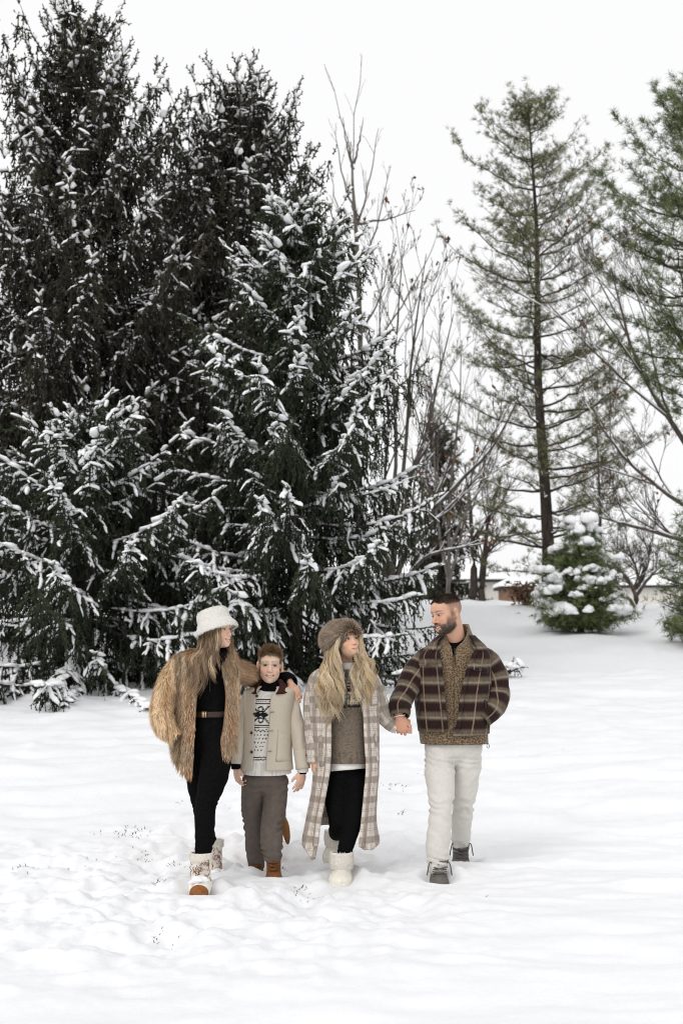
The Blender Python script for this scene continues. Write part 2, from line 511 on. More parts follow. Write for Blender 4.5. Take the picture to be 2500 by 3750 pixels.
    spos, sdir, ssc = map(np.array, (spos, sdir, ssc))
    if cut is not None:                          # thin out the far side, which the lawn never sees
        k = ~((tpos[:, 1] > cut) & (r.random(len(tpos)) < .6)); tpos, tdir, tsc, tt = tpos[k], tdir[k], tsc[k], tt[k]
        k = ~(spos[:, 1] > cut); spos, sdir, ssc = spos[k], sdir[k], ssc[k]
    wood.build('branches', M['bark'], root)
    c = MB(); scatter(c, twigs or TWIGS, tpos, tdir, tsc, tint=tt, r=r); o = c.build('crown', M[mat], root); o['kind'] = 'stuff'
    sn = MB(); scatter(sn, temps, spos, sdir, ssc, r=r); o = sn.build('snow_load', M['snow_clump'], root); o['kind'] = 'stuff'
    print(name, 'twigs', len(tpos), 'snow', len(spos), 'boughs', len(wood.V), round(time.time() - T_START, 1))
    return root

def gp(px, Y):
    """ground point under photo column px at distance Y"""
    x = (px - CX) * Y / F_PX
    return np.array([x, Y, float(ground_z(x, Y))])

g = 'tall spruces at the edge of the lawn'
b = gp(1080, 20.1); spruce('spruce_tree', 'broad spruce with low heavily snow laden boughs, standing in front of two taller spruces', b, 7.7 - b[2], 2.2, 11,
       step=.25, tw=(.19, .038), snow_p=.92, snow_w=.037, group=g, lift=.12, cut=.5, rpts=([0, .06, .2, .4, .6, .8, 1], [2.05, 2.25, 2.25, 2.0, 1.55, .9, .08]), hangl=1.15)
b = gp(330, 19.5); spruce('spruce_tree', 'low wide spruce whose snowy boughs sweep down to the lawn beneath the tallest spruce', b, 4.5 - b[2], 2.2, 13,
       step=.25, tw=(.19, .038), snow_p=.94, snow_w=.039, group=g, lift=.14, cut=.4, rpts=([0, .08, .3, .6, .85, 1], [2.35, 2.5, 2.3, 1.7, .8, .1]), hangl=1.1)
b = gp(290, 23.0); spruce('spruce_tree', 'tallest dark spruce with upswept bough tips and thin snow', b, 11.6 - b[2], 3.7, 23,
       step=.36, tw=(.24, .050), twigs=TWIGS_D, snow_l=.78, snow_p=.92, snow_w=.034, mat='spruce_back', curtain=1.2, group=g, lift=.38, cut=.4, pendul=1.0, dense=.95, zmin=.2, temps=LUMPS_M, rpts=([0, .05, .2, .45, .7, .88, 1], [3.0, 3.2, 2.9, 2.35, 1.6, .9, .1]), hangl=1.2)
b = gp(880, 26.5); spruce('spruce_tree', 'dark brownish spruce with narrow ragged top rising behind the broad snowy spruce', b, 11.75 - b[2], 2.5, 37,
       step=.36, tw=(.27, .056), twigs=TWIGS_D, snow_l=.72, snow_p=.92, snow_w=.036, curtain=1.2, group=g, mat='spruce_back', lift=.42, cut=.4, pendul=1.0, dense=.95, zmin=.25, temps=LUMPS_M, rpts=([0, .25, .5, .7, .85, .95, 1], [2.6, 2.5, 2.2, 1.75, 1.1, .6, .1]), hangl=1.2)
b = gp(1610, 43.0); spruce('spruce_tree', 'small distant spruce dusted with snow beside the pale brick house', b, 5.6, 1.5, 41,
       step=.5, tw=(.36, .09), snow_p=.7, snow_w=.06, mat='spruce_back', lift=.2, cut=.3, dense=.8, temps=LUMPS_S)
b = gp(-150, 25.5); spruce('spruce_tree', 'dark spruce half hidden behind the tallest spruce and the low wide spruce', b, 8.0, 2.6, 43,
       step=.5, tw=(.34, .066), snow_p=.5, snow_w=.04, mat='spruce_back', lift=.3, cut=.2, dense=.8, temps=LUMPS_S)
b = gp(620, 28.5); spruce('spruce_tree', 'dark spruce deep in the stand, filling the gap between the two tall spruces', b, 8.5, 2.7, 47,
       step=.50, tw=(.34, .070), twigs=TWIGS_D, snow_p=.6, snow_w=.045, mat='spruce_back', lift=.3, cut=.2, dense=.8, temps=LUMPS_S)

# ================================================================ pines
def pine(name, label, base, H, prof, seed, step=.45, tl=.12, mat='pine', lean=0.0, trunk_r=.16, dens=1.0, snowy=.25, group=None, clear=.0, sub=.3, asc=.25, zstart=.08, kind='tree'):
    r = np.random.default_rng(seed); root = empty(name, base); tag(root, label, kind, group)
    tz = np.linspace(-.2, H, 14)
    tp = np.stack([lean * (np.clip(tz, 0, H) / H) + .05 * np.sin(tz * .9), .04 * np.cos(tz * .7), tz], 1)
    V, F = tube(tp, trunk_r * (1 - np.clip(tz, 0, H) / H * .93), 9)
    mk('trunk', V, F, M['bark'], root)
    wood = MB(); P0 = []; D0 = []; S0 = []; T0 = []; sp = []; sd = []; ss = []
    h = H * zstart; a0 = r.uniform(0, 6)
    while h < H - .1:
        f = h / H
        R = float(np.interp(f, [p[0] for p in prof], [p[1] for p in prof]))
        nb = 5 if f < .8 else 4
        a0 += 1.1
        for b_ in range(nb):
            az = a0 + 2 * math.pi * b_ / nb + r.normal() * .25
            L = R * r.uniform(.55, 1.2)
            dh = np.array([math.cos(az), math.sin(az), 0])
            c = np.array([np.interp(h, tz, tp[:, 0]), np.interp(h, tz, tp[:, 1]), h + r.normal() * .08])
            el = asc * (.2 + 1.5 * f) + r.normal() * .12
            n = max(5, int(L / .22)); s = np.linspace(0, 1, n + 1)
            P = c + dh * (L * s)[:, None] + np.array([0, 0, 1.]) * (L * (el * s - .12 * s * (1 - s) + .15 * s ** 2.5 * (1 + f)))[:, None]
            P[1:] += r.normal(size=(n, 3)) * .025
            V, F = tube(P, np.linspace(.008 + .009 * L, .003, n + 1), 4); wood.add(V, F)
            if snowy and f < .75:
                for k in range(1, n):
                    if r.random() < snowy:
                        d = P[k + 1] - P[k]; w = (.008 + .009 * L) * (1 - s[k]) * .9 + .008
                        sp.append((P[k] + P[k + 1]) / 2 + np.array([0, 0, w * .9])); sd.append(d); ss.append((np.linalg.norm(d) * 1.15, w, w * .8))
            T = nrm(np.gradient(P, axis=0))
            for k in range(1, n + 1):
                if s[k] < .36 - .3 * f + clear or r.random() < .1: continue
                ln = [(P[k], T[k], 0)]
                for sg in (-1, 1):
                    if r.random() < .85:
                        d2 = nrm(T[k] * .8 + sg * np.cross(T[k], [0, 0, 1]) * .75 + np.array([0, 0, r.uniform(-.1, .45)]))
                        l2 = sub * r.uniform(.5, 1.3) * (1.25 - s[k] * .5)
                        e = P[k] + d2 * l2
                        V, F = tube(np.array([P[k], P[k] + d2 * l2 * .5 + r.normal(size=3) * .02, e]), [.007, .005, .003], 3); wood.add(V, F)
                        ln.append((e, d2, 1))
                        ln.append((P[k] + d2 * l2 * .6, nrm(d2 + r.normal(size=3) * .5), 1))
                for p, d, w in ln:
                    for _ in range(int(dens) + (r.random() < dens % 1)):
                        P0.append(p + r.normal(size=3) * .04); D0.append(nrm(d + r.normal(size=3) * .35 + np.array([0, 0, .25]))); S0.append(tl * r.uniform(.7, 1.25)); T0.append(np.clip(r.normal(.45, .25), 0, 1))
        h += step * r.uniform(.75, 1.25) * (.75 + .5 * (1 - f))
    for k in range(8):
        P0.append(tp[-1] - np.array([0, 0, .07 * k])); D0.append(nrm(np.array([r.normal() * .3, r.normal() * .3, 1]))); S0.append(tl); T0.append(.6)
    wood.build('branches', M['bark'], root)
    c = MB(); scatter(c, TUFTS, P0, D0, S0, tint=T0, r=r); o = c.build('crown', M[mat], root); o['kind'] = 'stuff'
    if sp:
        sn = MB(); scatter(sn, LUMPS_S, sp, sd, ss, r=r); o = sn.build('snow_load', M['snow_clump'], root); o['kind'] = 'stuff'
    print(name, 'tufts', len(P0), 'snow', len(sp))
    return root

b = gp(2006, 33.0)
pine('pine_tree', 'tall slender pine with airy olive crown and straight dark trunk', b, 13.9 - b[2],
     [(0, 1.2), (.08, 2.5), (.22, 2.6), (.4, 2.3), (.6, 2.2), (.76, 1.8), (.88, 1.3), (.95, .8), (1, .2)], 3, lean=-.42, step=.42, tl=.125, dens=2.6, snowy=.6, sub=.46, trunk_r=.165, asc=.22)
b = gp(2545, 29.0)
pine('pine_tree', 'green pine with soft dense needles behind the long leaning bare limbs', b, 12.6 - b[2],
     [(0, .3), (.33, .5), (.45, 1.4), (.56, 2.0), (.7, 2.1), (.85, 1.5), (1, .3)], 5, lean=-.1, step=.38, tl=.15, dens=2.6, mat='pine_fresh', snowy=.1, sub=.38, trunk_r=.16, zstart=.40)
b = gp(2190, 39.0)
pine('pine_tree', 'slim young pine standing in the haze of needles behind the tall pine', b, 6.2,
     [(0, .6), (.1, 1.7), (.5, 1.2), (1, .2)], 8, step=.6, tl=.16, dens=.9, snowy=.4, sub=.45, trunk_r=.06)
# ---- small bushy evergreens carrying pillows of snow
def bushy(name, label, base, H, R, seed, mat='pine_fresh', n=3000, snow=60, tl=.14, trunk=True, sw=(.10, .22), group=None):
    r = np.random.default_rng(seed); root = empty(name, base); tag(root, label, 'tree', group)
    V, F = tube(np.array([[0, 0, -.15], [.02, 0, .3], [0, .02, H * .6], [0, 0, H * .92]]), [.09, .07, .04, .01], 8)
    mk('trunk', V, F, M['bark'], root)
    wood = MB(); pos = []; D = []; S = []; T = []; sp = []; sd = []; ss = []
    prof = lambda f: R * (np.interp(f, [0, .12, .3, .5, .62, .75, .9, 1], [.72, 1.0, .95, .72, .62, .38, .2, .04]))
    nb = n // 26
    tips = []
    for i in range(nb):
        f = ((i + r.random()) / nb) ** 1.25 * .98 + .01
        az = i * 2.399; Lr = prof(f) * r.uniform(.62, 1.15) * (1 + .16 * math.sin(3 * az + 1.7 + 5 * f))
        dh = np.array([math.cos(az), math.sin(az), 0])
        s = np.linspace(0, 1, 6)
        P = np.array([0, 0, max(f * H - .22 * Lr, .12)]) + dh * (Lr * s)[:, None] + np.array([0, 0, 1.]) * (Lr * (.08 * s + .16 * s ** 2))[:, None] + r.normal(size=(6, 3)) * .015
        V, F = tube(P, np.linspace(.02, .005, 6), 4); wood.add(V, F)
        tips.append((P[-1], dh, f))
        for k in range(26):
            u = r.uniform(.3, 1.02); p = P[0] + (P[-1] - P[0]) * u + np.array([0, 0, (.5 - u) * 0])
            d = nrm(dh * r.uniform(.1, 1) + r.normal(size=3) * .6 + np.array([0, 0, .25]))
            pos.append(p + r.normal(size=3) * .07); D.append(d); S.append(tl * r.uniform(.7, 1.3)); T.append(np.clip(r.normal(.15 + .35 * u, .2), 0, 1))
    # pillows: clusters of lumps on the upper side of chosen boughs
    pick = r.permutation(len(tips))[:snow]
    for i in pick:
        p, dh, f = tips[i]
        if f < .1 and r.random() < .7: continue
        side = np.array([-dh[1], dh[0], 0])
        w0 = r.uniform(*sw)
        for k in range(r.integers(6, 10)):
            w = w0 * r.uniform(.25, .72)
            sp.append(p - dh * r.uniform(-.02, .24) + side * r.normal() * w0 * .75 + np.array([0, 0, .03 + w * .12 + r.normal() * .022]))
            a = r.uniform(0, 6.28); sd.append(np.array([math.cos(a), math.sin(a), r.normal() * .2])); ss.append((w * 2.1, w * .9, w * .85))
    wood.build('branches', M['bark'], root)
    c = MB(); scatter(c, TUFTS, pos, D, S, tint=T, r=r); o = c.build('crown', M[mat], root); o['kind'] = 'stuff'
    sn = MB(); scatter(sn, LUMPS_P, sp, sd, ss, r=r); o = sn.build('snow_load', M['snow_clump'], root); o['kind'] = 'stuff'
    return root
b = gp(2122, 27.0)
bushy('young_pine', 'bushy young pine carrying pillows of snow, alone on the slope below the tall pine', b, 2.12, 1.02, 51, n=3400, snow=58, sw=(.12, .25))
b = gp(2590, 25.0)
bushy('cedar_tree', 'dense green cedar with lumps of snow, standing past the small ornamental tree', b, 3.7, .92, 53, n=3000, snow=40, sw=(.08, .14))
# ================================================================ bare trees
def bare(name, label, base, stems, seed, mat='bark', levels=4, snow=.6, group=None, twig=.3, leaves=None, kind='tree', snow_min=.006, spread=.6, kids=4, short=1.0):
    """stems: list of (points, r0, r1): main limbs; side branches grow from them"""
    r = np.random.default_rng(seed); base = np.asarray(base, float); root = empty(name, base); tag(root, label, kind, group)
    tr = MB(); br = MB(); sp = []; sd = []; ss = []; lp = []
    def limb(P, R, lev, mb):
        V, F = tube(P, R, 7 if R[0] > .04 else (5 if R[0] > .015 else 3)); mb.add(V, F)
        for k in range(len(P) - 1):
            d = P[k + 1] - P[k]; L = np.linalg.norm(d); w = (R[k] + R[k + 1]) / 2
            if w > snow_min and abs(d[2]) / L < .86 and r.random() < snow:
                sp.append((P[k] + P[k + 1]) / 2 + np.array([0, 0, w * .85])); sd.append(d); ss.append((L * 1.18, w * .95 + .005, w * .85 + .009))
        if lev >= levels: 
            if leaves and r.random() < leaves: lp.append(P[-1])
            return
        L = np.linalg.norm(np.diff(P, axis=0), axis=1).sum()
        n = kids if lev else kids + 2
        for i in range(n + r.integers(0, 2)):
            t = r.uniform(.25, .98); q = t * (len(P) - 1); k = min(int(q), len(P) - 2)
            p = P[k] + (P[k + 1] - P[k]) * (q - k); d = nrm(P[k + 1] - P[k])
            o = r.normal(size=3); o -= d * o.dot(d); o = nrm(o)
            d2 = nrm(d * r.uniform(.6, 1.0) + o * spread + np.array([0, 0, .22]))
            l2 = L * r.uniform(.32, .55) * (1.15 - .5 * t) * short
            rad = np.interp(q, np.arange(len(P)), R) * .58
            m = 5 if lev < 2 else 4; s = np.linspace(0, 1, m)
            Q = p + d2 * (l2 * s)[:, None] + np.array([0, 0, 1.]) * (.18 * l2 * s ** 2)[:, None] + np.cumsum(r.normal(size=(m, 3)) * .05 * l2, 0) * s[:, None]
            limb(Q, np.linspace(max(rad, .004), max(rad * .35, .0028), m), lev + 1, br)
    for pts, r0, r1 in stems:
        P = path(np.array(pts, float), 12); P[1:-1] += r.normal(size=(10, 3)) * .012
        limb(P, np.linspace(r0, r1, 12), 0, tr)
    tr.build('trunk', M[mat], root)
    br.build('branches', M[mat], root)['kind'] = 'stuff'
    if sp:
        sn = MB(); scatter(sn, LUMPS_S, sp, sd, ss, r=r); o = sn.build('snow_load', M['snow_clump'], root); o['kind'] = 'stuff'
    if lp:
        lv = MB(); lp = np.array(lp)
        lv_t = (np.array([[-.5, 0, 0], [0, .35, .06], [.6, 0, 0], [0, -.35, .06]]), np.array([[0, 1, 2], [0, 2, 3]]))
        k = len(lp) * 2
        scatter(lv, [lv_t], np.repeat(lp, 2, 0) + r.normal(size=(k, 3)) * .05, r.normal(size=(k, 3)) + np.array([0, 0, -.6]), np.full(k, .1) * r.uniform(.6, 1.3, k), r=r)
        o = lv.build('leaves', M['dead_leaf'], root); o['kind'] = 'stuff'
    print(name, 'limbs', len(br.V), 'leaves', len(lp))
    return root

M['dead_leaf'] = m_plain('dead_leaf', (.10, .045, .02), (.22, .10, .045), 40, .8, 0)
def rel(base, lst):
    """photo pixel + distance list -> points relative to a base"""
    return [W(a, c, Y) - base for a, c, Y in lst]

b = gp(1316, 30.0)
bare('bare_sapling', 'tall thin leafless tree with pale upright stem above the broad spruce', b,
     [(rel(b, [(1322, 2330, 30), (1316, 1700, 30), (1312, 1150, 30), (1300, 800, 30), (1290, 620, 30), (1284, 520, 30)]), .085, .010)] +
     [(rel(b, [(x0, y0, 30), ((x0 + x1) / 2, y0 - (y0 - y1) * .35, 30 + dy * .5), (x1, y1, 30 + dy)]), .03, .006) for x0, y0, x1, y1, dy in
      ((1308, 1000, 1430, 610, .3), (1306, 950, 1210, 640, -.4), (1303, 830, 1385, 470, .2), (1300, 780, 1225, 480, .5), (1295, 620, 1255, 430, .1), (1295, 600, 1330, 430, -.3),
       (1311, 1050, 1180, 760, .6), (1310, 820, 1520, 770, .4), (1312, 1230, 1450, 870, -.5), (1314, 1300, 1600, 860, .7))],
     61, 'bark_grey', 2, .15, spread=.5, kids=2, short=.55)
b = gp(1400, 26.4)
bare('bare_tree', 'spreading leafless tree with snow lined limbs fanning out beside the broad spruce', b,
     [(rel(b, l), r0, r1) for l, r0, r1 in (
      ([(1400, 2330, 26.4), (1470, 2060, 26), (1560, 1900, 25.8), (1680, 1770, 25.5), (1800, 1640, 25.2), (1900, 1450, 25)], .065, .011),
      ([(1400, 2330, 26.4), (1460, 2080, 26), (1520, 1990, 25.6), (1640, 1860, 25.2), (1760, 1740, 25)], .060, .013),
      ([(1400, 2330, 26.4), (1440, 2050, 26), (1490, 1800, 26), (1560, 1600, 26), (1600, 1400, 26), (1660, 1150, 26)], .058, .008),
      ([(1400, 2330, 26.4), (1430, 2000, 26), (1480, 1700, 26.2), (1500, 1400, 26.4), (1530, 1150, 26.5), (1560, 930, 26.6)], .055, .007),
      ([(1400, 2330, 26.4), (1420, 2000, 26), (1450, 1650, 26.4), (1440, 1350, 26.6), (1460, 1100, 26.8), (1470, 900, 27)], .05, .006),
      ([(1400, 2330, 26.4), (1490, 2120, 26), (1560, 2040, 25.6), (1680, 2010, 25.2), (1770, 1990, 25)], .045, .010),
      ([(1400, 2330, 26.4), (1405, 1900, 26.5), (1420, 1500, 26.9), (1390, 1200, 27.2), (1400, 980, 27.4)], .04, .006))],
     63, 'bark_mid', 4, .85, leaves=.02, spread=.5, kids=4, short=.62)
b = gp(2720, 29.5)
bare('bare_tree', 'leafless tree with long dark limbs leaning high over the small ornamental tree', b,
     [(rel(b, l), r0, r1) for l, r0, r1 in (
      ([(2720, 2330, 29.5), (2690, 2000, 29.5), (2580, 1750, 29.4), (2440, 1520, 29.2), (2330, 1330, 29), (2270, 1130, 28.8), (2235, 980, 28.6)], .085, .010),
      ([(2690, 2060, 29.5), (2560, 1900, 29.2), (2420, 1790, 29), (2300, 1690, 28.8), (2200, 1560, 28.6), (2150, 1450, 28.5)], .055, .008),
      ([(2690, 2100, 29.5), (2560, 2010, 29.2), (2400, 1950, 29), (2260, 1915, 28.8), (2190, 1890, 28.6)], .065, .010),
      ([(2690, 2000, 29.5), (2600, 1500, 29.4), (2500, 1250, 29.3), (2400, 1100, 29.2), (2330, 1000, 29)], .055, .007))],
     67, 'bark_mid', 4, .7, leaves=.05, spread=.55, kids=4)
b = gp(2328, 33.0)
bare('ornamental_tree', 'small rounded leafless ornamental tree with forked trunk at the crest of the slope', b,
     [(rel(b, l), r0, r1) for l, r0, r1 in (
      ([(2328, 2250, 33), (2326, 2180, 33), (2290, 2110, 32.9), (2240, 2060, 32.8), (2200, 2010, 32.7)], .075, .012),
      ([(2328, 2180, 33), (2335, 2110, 33), (2310, 2040, 33.2), (2290, 1980, 33.3)], .05, .010),
      ([(2328, 2180, 33), (2370, 2120, 32.8), (2420, 2070, 32.6), (2470, 2040, 32.5)], .05, .010),
      ([(2328, 2170, 33), (2360, 2080, 33.2), (2380, 2010, 33.4), (2390, 1960, 33.4)], .05, .009),
      ([(2330, 2235, 33), (2280, 2170, 32.7), (2230, 2130, 32.5), (2190, 2120, 32.4)], .045, .008))],
     71, 'bark_mid', 3, .7, spread=.8, kids=6, short=1.05)
b = gp(1752, 40.0)
bare('bare_tree', 'dark twin stemmed tree standing in front of the pale brick house', b,
     [(rel(b, [(1732, 2230, 40), (1733, 2050, 40), (1725, 1900, 40), (1700, 1700, 40)]), .13, .02),
      (rel(b, [(1764, 2230, 40), (1765, 2100, 40), (1790, 2000, 40), (1850, 1960, 40)]), .11, .02),
      (rel(b, [(1764, 2150, 40), (1780, 1990, 40), (1790, 1880, 40), (1830, 1750, 40)]), .08, .02)], 73, 'bark', 3, .5, spread=.8)

b = gp(1640, 36.0)
bare('bare_tree', 'fine twigged leafless tree with grey bark between the spreading tree and the tall pine', b,
     [(rel(b, [(1640, 2240, 36), (1642, 2050, 36), (1650, 1800, 36), (1680, 1500, 36), (1690, 1250, 36)]), .06, .008),
      (rel(b, [(1641, 2150, 36), (1690, 1950, 36), (1730, 1700, 36.2), (1760, 1450, 36.3)]), .045, .007),
      (rel(b, [(1641, 2120, 36), (1600, 1900, 35.8), (1590, 1650, 35.7), (1575, 1400, 35.6)]), .045, .007),
      (rel(b, [(1645, 2000, 36), (1720, 1850, 35.8), (1800, 1720, 35.7), (1850, 1560, 35.6)]), .04, .007)],
     75, 'bark_grey', 3, .6, spread=.6, kids=5, short=.8)

# ---- brown leaved shrub and the small things lying in the snow
def leafy(name, label, base, R, H, n, seed, mat):
    r = np.random.default_rng(seed); root = empty(name, base); tag(root, label, 'shrub')
    wood = MB(); lv = MB(); pos = []
    for i in range(26):
        a = r.uniform(0, 6.28); e = np.array([math.cos(a) * R * r.uniform(.3, 1), math.sin(a) * R * r.uniform(.3, 1), H * r.uniform(.5, 1)])
        P = path([[0, 0, -.05], e * np.array([.4, .4, .6]), e], 6); V, F = tube(P, np.linspace(.016, .004, 6), 4); wood.add(V, F)
        for k in range(n // 26): pos.append(P[r.integers(2, 6)] + r.normal(size=3) * .09)
    t = (np.array([[-.5, 0, 0], [0, .3, .08], [.6, 0, 0], [0, -.3, .08]]), np.array([[0, 1, 2], [0, 2, 3]]))
    scatter(lv, [t], pos, r.normal(size=(len(pos), 3)), .11 * r.uniform(.6, 1.3, len(pos)), up=r.normal(size=(len(pos), 3)), r=r)
    wood.build('stems', M['bark'], root); o = lv.build('leaves', mat, root); o['kind'] = 'stuff'
    return root
M['shrub_leaf'] = m_plain('shrub_leaf', (.10, .06, .04), (.24, .15, .10), 30, .85, 0)
leafy('shrub', 'brown leaved shrub under the lowest pine boughs on the crest', gp(1925, 34.5), .5, .60, 520, 81, M['shrub_leaf'])

# ================================================================ houses
M['brick_white'] = m_plain('painted_brick', (.60, .57, .52), (.72, .69, .64), 6, .9, .2, (1, 1, 3))
M['fascia'] = m_plain('dark_fascia', (.03, .028, .027), (.05, .047, .045), 4, .7, 0)
M['glass'] = m_plain('window_glass', (.03, .033, .037), (.07, .075, .08), 2, .15, 0, spec=.5)
M['cedar'] = m_plain('cedar_boards', (.19, .11, .07), (.27, .165, .11), 5, .8, .3, (6, 6, .4))
M['white_paint'] = m_plain('white_paint', (.70, .70, .69), (.78, .78, .77), 3, .7, 0)
def slab(poly_x, y0, y1, z0, z1): return box((poly_x[0], y0, z0), (poly_x[1], y1, z1))

def house(name, label, Y, px0, px1, eave_py, base_z, depth, windows, rise, downpipes=(), roof_over=.5, wall='brick_white'):
    s = Y / F_PX; x0, x1 = (px0 - CX) * s, (px1 - CX) * s; ze = CAM_H - (eave_py - HZ) * s
    o3 = np.array([(x0 + x1) / 2, Y, base_z]); root = empty(name, o3); tag(root, label, 'house')
    V, F = box((x0, Y, base_z - .3), (x1, Y + depth, ze)); mk('wall', V, F, M[wall], root, o3, False)
    # hipped roof under snow, dark fascia board along the eaves
    a = roof_over
    V, F = box((x0 - a, Y - a, ze - .02), (x1 + a, Y + depth + a, ze + .24)); mk('fascia', V, F, M['fascia'], root, o3, False)
    rx = min(depth * .5, (x1 - x0) * .4)
    bx = [(x0 - a - .04, Y - a - .04, ze + .2), (x1 + a + .04, Y - a - .04, ze + .2), (x1 + a + .04, Y + depth + a, ze + .2), (x0 - a - .04, Y + depth + a, ze + .2)]
    mid = [(p[0], p[1], ze + .42) for p in bx]
    top = [(x0 + rx, Y + depth / 2, ze + .42 + rise), (x1 - rx, Y + depth / 2, ze + .42 + rise)]
    V = np.array(bx + mid + top)
    F4 = [(0, 3, 2, 1), (0, 1, 5, 4), (1, 2, 6, 5), (2, 3, 7, 6), (3, 0, 4, 7), (4, 5, 9, 8), (6, 7, 8, 9)]; F3 = [(5, 6, 9), (7, 4, 8)]
    ro = mk('snowy_roof', V, [np.array(F4), np.array(F3)], M['snow_clump'], root, o3, False)
    for (a0, a1, b0, b1) in windows:
        xa, xb = (a0 - CX) * s, (a1 - CX) * s; zt, zb = CAM_H - (b0 - HZ) * s, CAM_H - (b1 - HZ) * s
        V, F = box((xa, Y - .03, zb), (xb, Y + .05, zt)); w = mk('window', V, F, M['glass'], root, o3, False)
        fr = MB(); t = .09
        for lo, hi in (((xa - t, Y - .08, zt), (xb + t, Y - .01, zt + t)), ((xa - t, Y - .08, zb - t), (xb + t, Y - .01, zb)), ((xa - t, Y - .08, zb), (xa, Y - .01, zt)), ((xb, Y - .08, zb), (xb + t, Y - .01, zt)),
                       (((xa + xb) / 2 - .03, Y - .07, zb), ((xa + xb) / 2 + .03, Y - .035, zt))):
            fr.add(*box(lo, hi))
        fr.build('window_frame', M['white_paint'] if wall != 'cedar' else M['fascia'], w, o3, False)
    for p in downpipes:
        xa = (p - CX) * s; V, F = box((xa - .06, Y - .14, base_z), (xa + .06, Y - .02, ze)); mk('downpipe', V, F, M['fascia'], root, o3, False)
    return root
zb = lambda Y: float(ground_z(0, Y))
house('house', 'low pale brick house with dark fascia and snowy roof behind the crest', 110, 1130, 1838, 2131, zb(110), 9, [(1725, 1743, 2148, 2210), (1690, 1706, 2150, 2190), (1600, 1640, 2150, 2190)], 1.6, (1769,))
gr = house('garage', 'small cedar boarded outbuilding with snowy roof beside the brick house', 104, 1846, 1915, 2157, zb(104), 4, [], .5, (), .35, 'cedar')
gr['category'] = 'shed'
s_ = 104 / F_PX; o3 = np.array(gr.location)
for k in range(9):                                   # upright boards with dark joints
    xa = (1846.5 - CX) * s_ + k * .152
    V, F = box((xa, 103.94, zb(104)), (xa + .138, 104.0 - .003, CAM_H - (2158 - HZ) * s_)); mk('board', V, F, M['cedar'], gr, o3, False)
house('house', 'long pale house with dark eaves seen between the ornamental tree and the cedar', 120, 2215, 2620, 2152, zb(120), 9, [(2520, 2545, 2165, 2200)], 1.2)

# ================================================================ debris on the snow
def fallen_branch(base, seed):
    r = np.random.default_rng(seed); root = empty('fallen_branch', base); tag(root, 'broken spruce branch half buried in snow on the slope behind the plaid jacket', 'branch')
    P = path([[-.2, 0, .0], [-.02, 0, .07], [.12, .05, .10], [.2, .1, .13]], 7); V, F = tube(P, np.linspace(.02, .006, 7), 5); mk('stem', V, F, M['bark'], root)
    pos = []; D = []
    for k in range(1, 7):
        for q in range(8): pos.append(P[k] + r.normal(size=3) * .05); D.append(nrm(r.normal(size=3) * .6 + np.array([.5, 0, -.1])))
    c = MB(); scatter(c, TWIGS, pos, D, np.tile([.10, .03, .03], (len(pos), 1)), tint=np.full(len(pos), .3), r=r); o = c.build('needles', M['spruce'], root); o['kind'] = 'stuff'
    sn = MB(); sp = [P[k] + np.array([r.normal() * .08, r.normal() * .06, .06]) for k in range(7) for _ in range(2)]
    scatter(sn, LUMPS, sp, r.normal(size=(14, 3)) * np.array([1, 1, .2]), np.tile([.24, .09, .075], (14, 1)) * r.uniform(.6, 1.2, (14, 1)), r=r)
    o = sn.build('snow_load', M['snow_clump'], root); o['kind'] = 'stuff'
pz = gp(1842, 20.2); fallen_branch(pz, 91)

leaf_tmp = np.array([[-.5, 0, .05], [-.1, .32, .22], [.5, .05, .02], [0, -.3, .2], [.1, 0, .3]])
leaf_f = np.array([[0, 4, 1], [1, 4, 2], [2, 4, 3], [3, 4, 0]])
def gsurf(px, py):
    """where the view ray through a photo pixel meets the snow"""
    Y = 6.0 * 1.0015 ** np.arange(1200)
    p = np.stack([(px - CX) * Y / F_PX, Y, CAM_H - (py - HZ) * Y / F_PX], 1)
    k = np.argmax(p[:, 2] <= ground_z(p[:, 0], Y) + ground_detail(p[:, 0], Y))
    return p[k]
for i, (px, py, sz, lab) in enumerate(((1895, 2250, .15, 'dry brown leaf lying on the smooth snow below the crest'), (200, 2562, .10, 'curled brown leaf on the snow beside the tallest spruce'),
                                  (165, 2556, .06, 'small brown leaf on the snow beside the tallest spruce'))):
    p = gsurf(px, py); a = i * 1.3
    Rm = np.array([[math.cos(a), -math.sin(a), 0], [math.sin(a), math.cos(a), 0], [0, 0, 1]])
    o = mk('fallen_leaf', leaf_tmp @ Rm.T * sz, leaf_f, M['dead_leaf']); o.location = p; tag(o, lab, 'leaf')

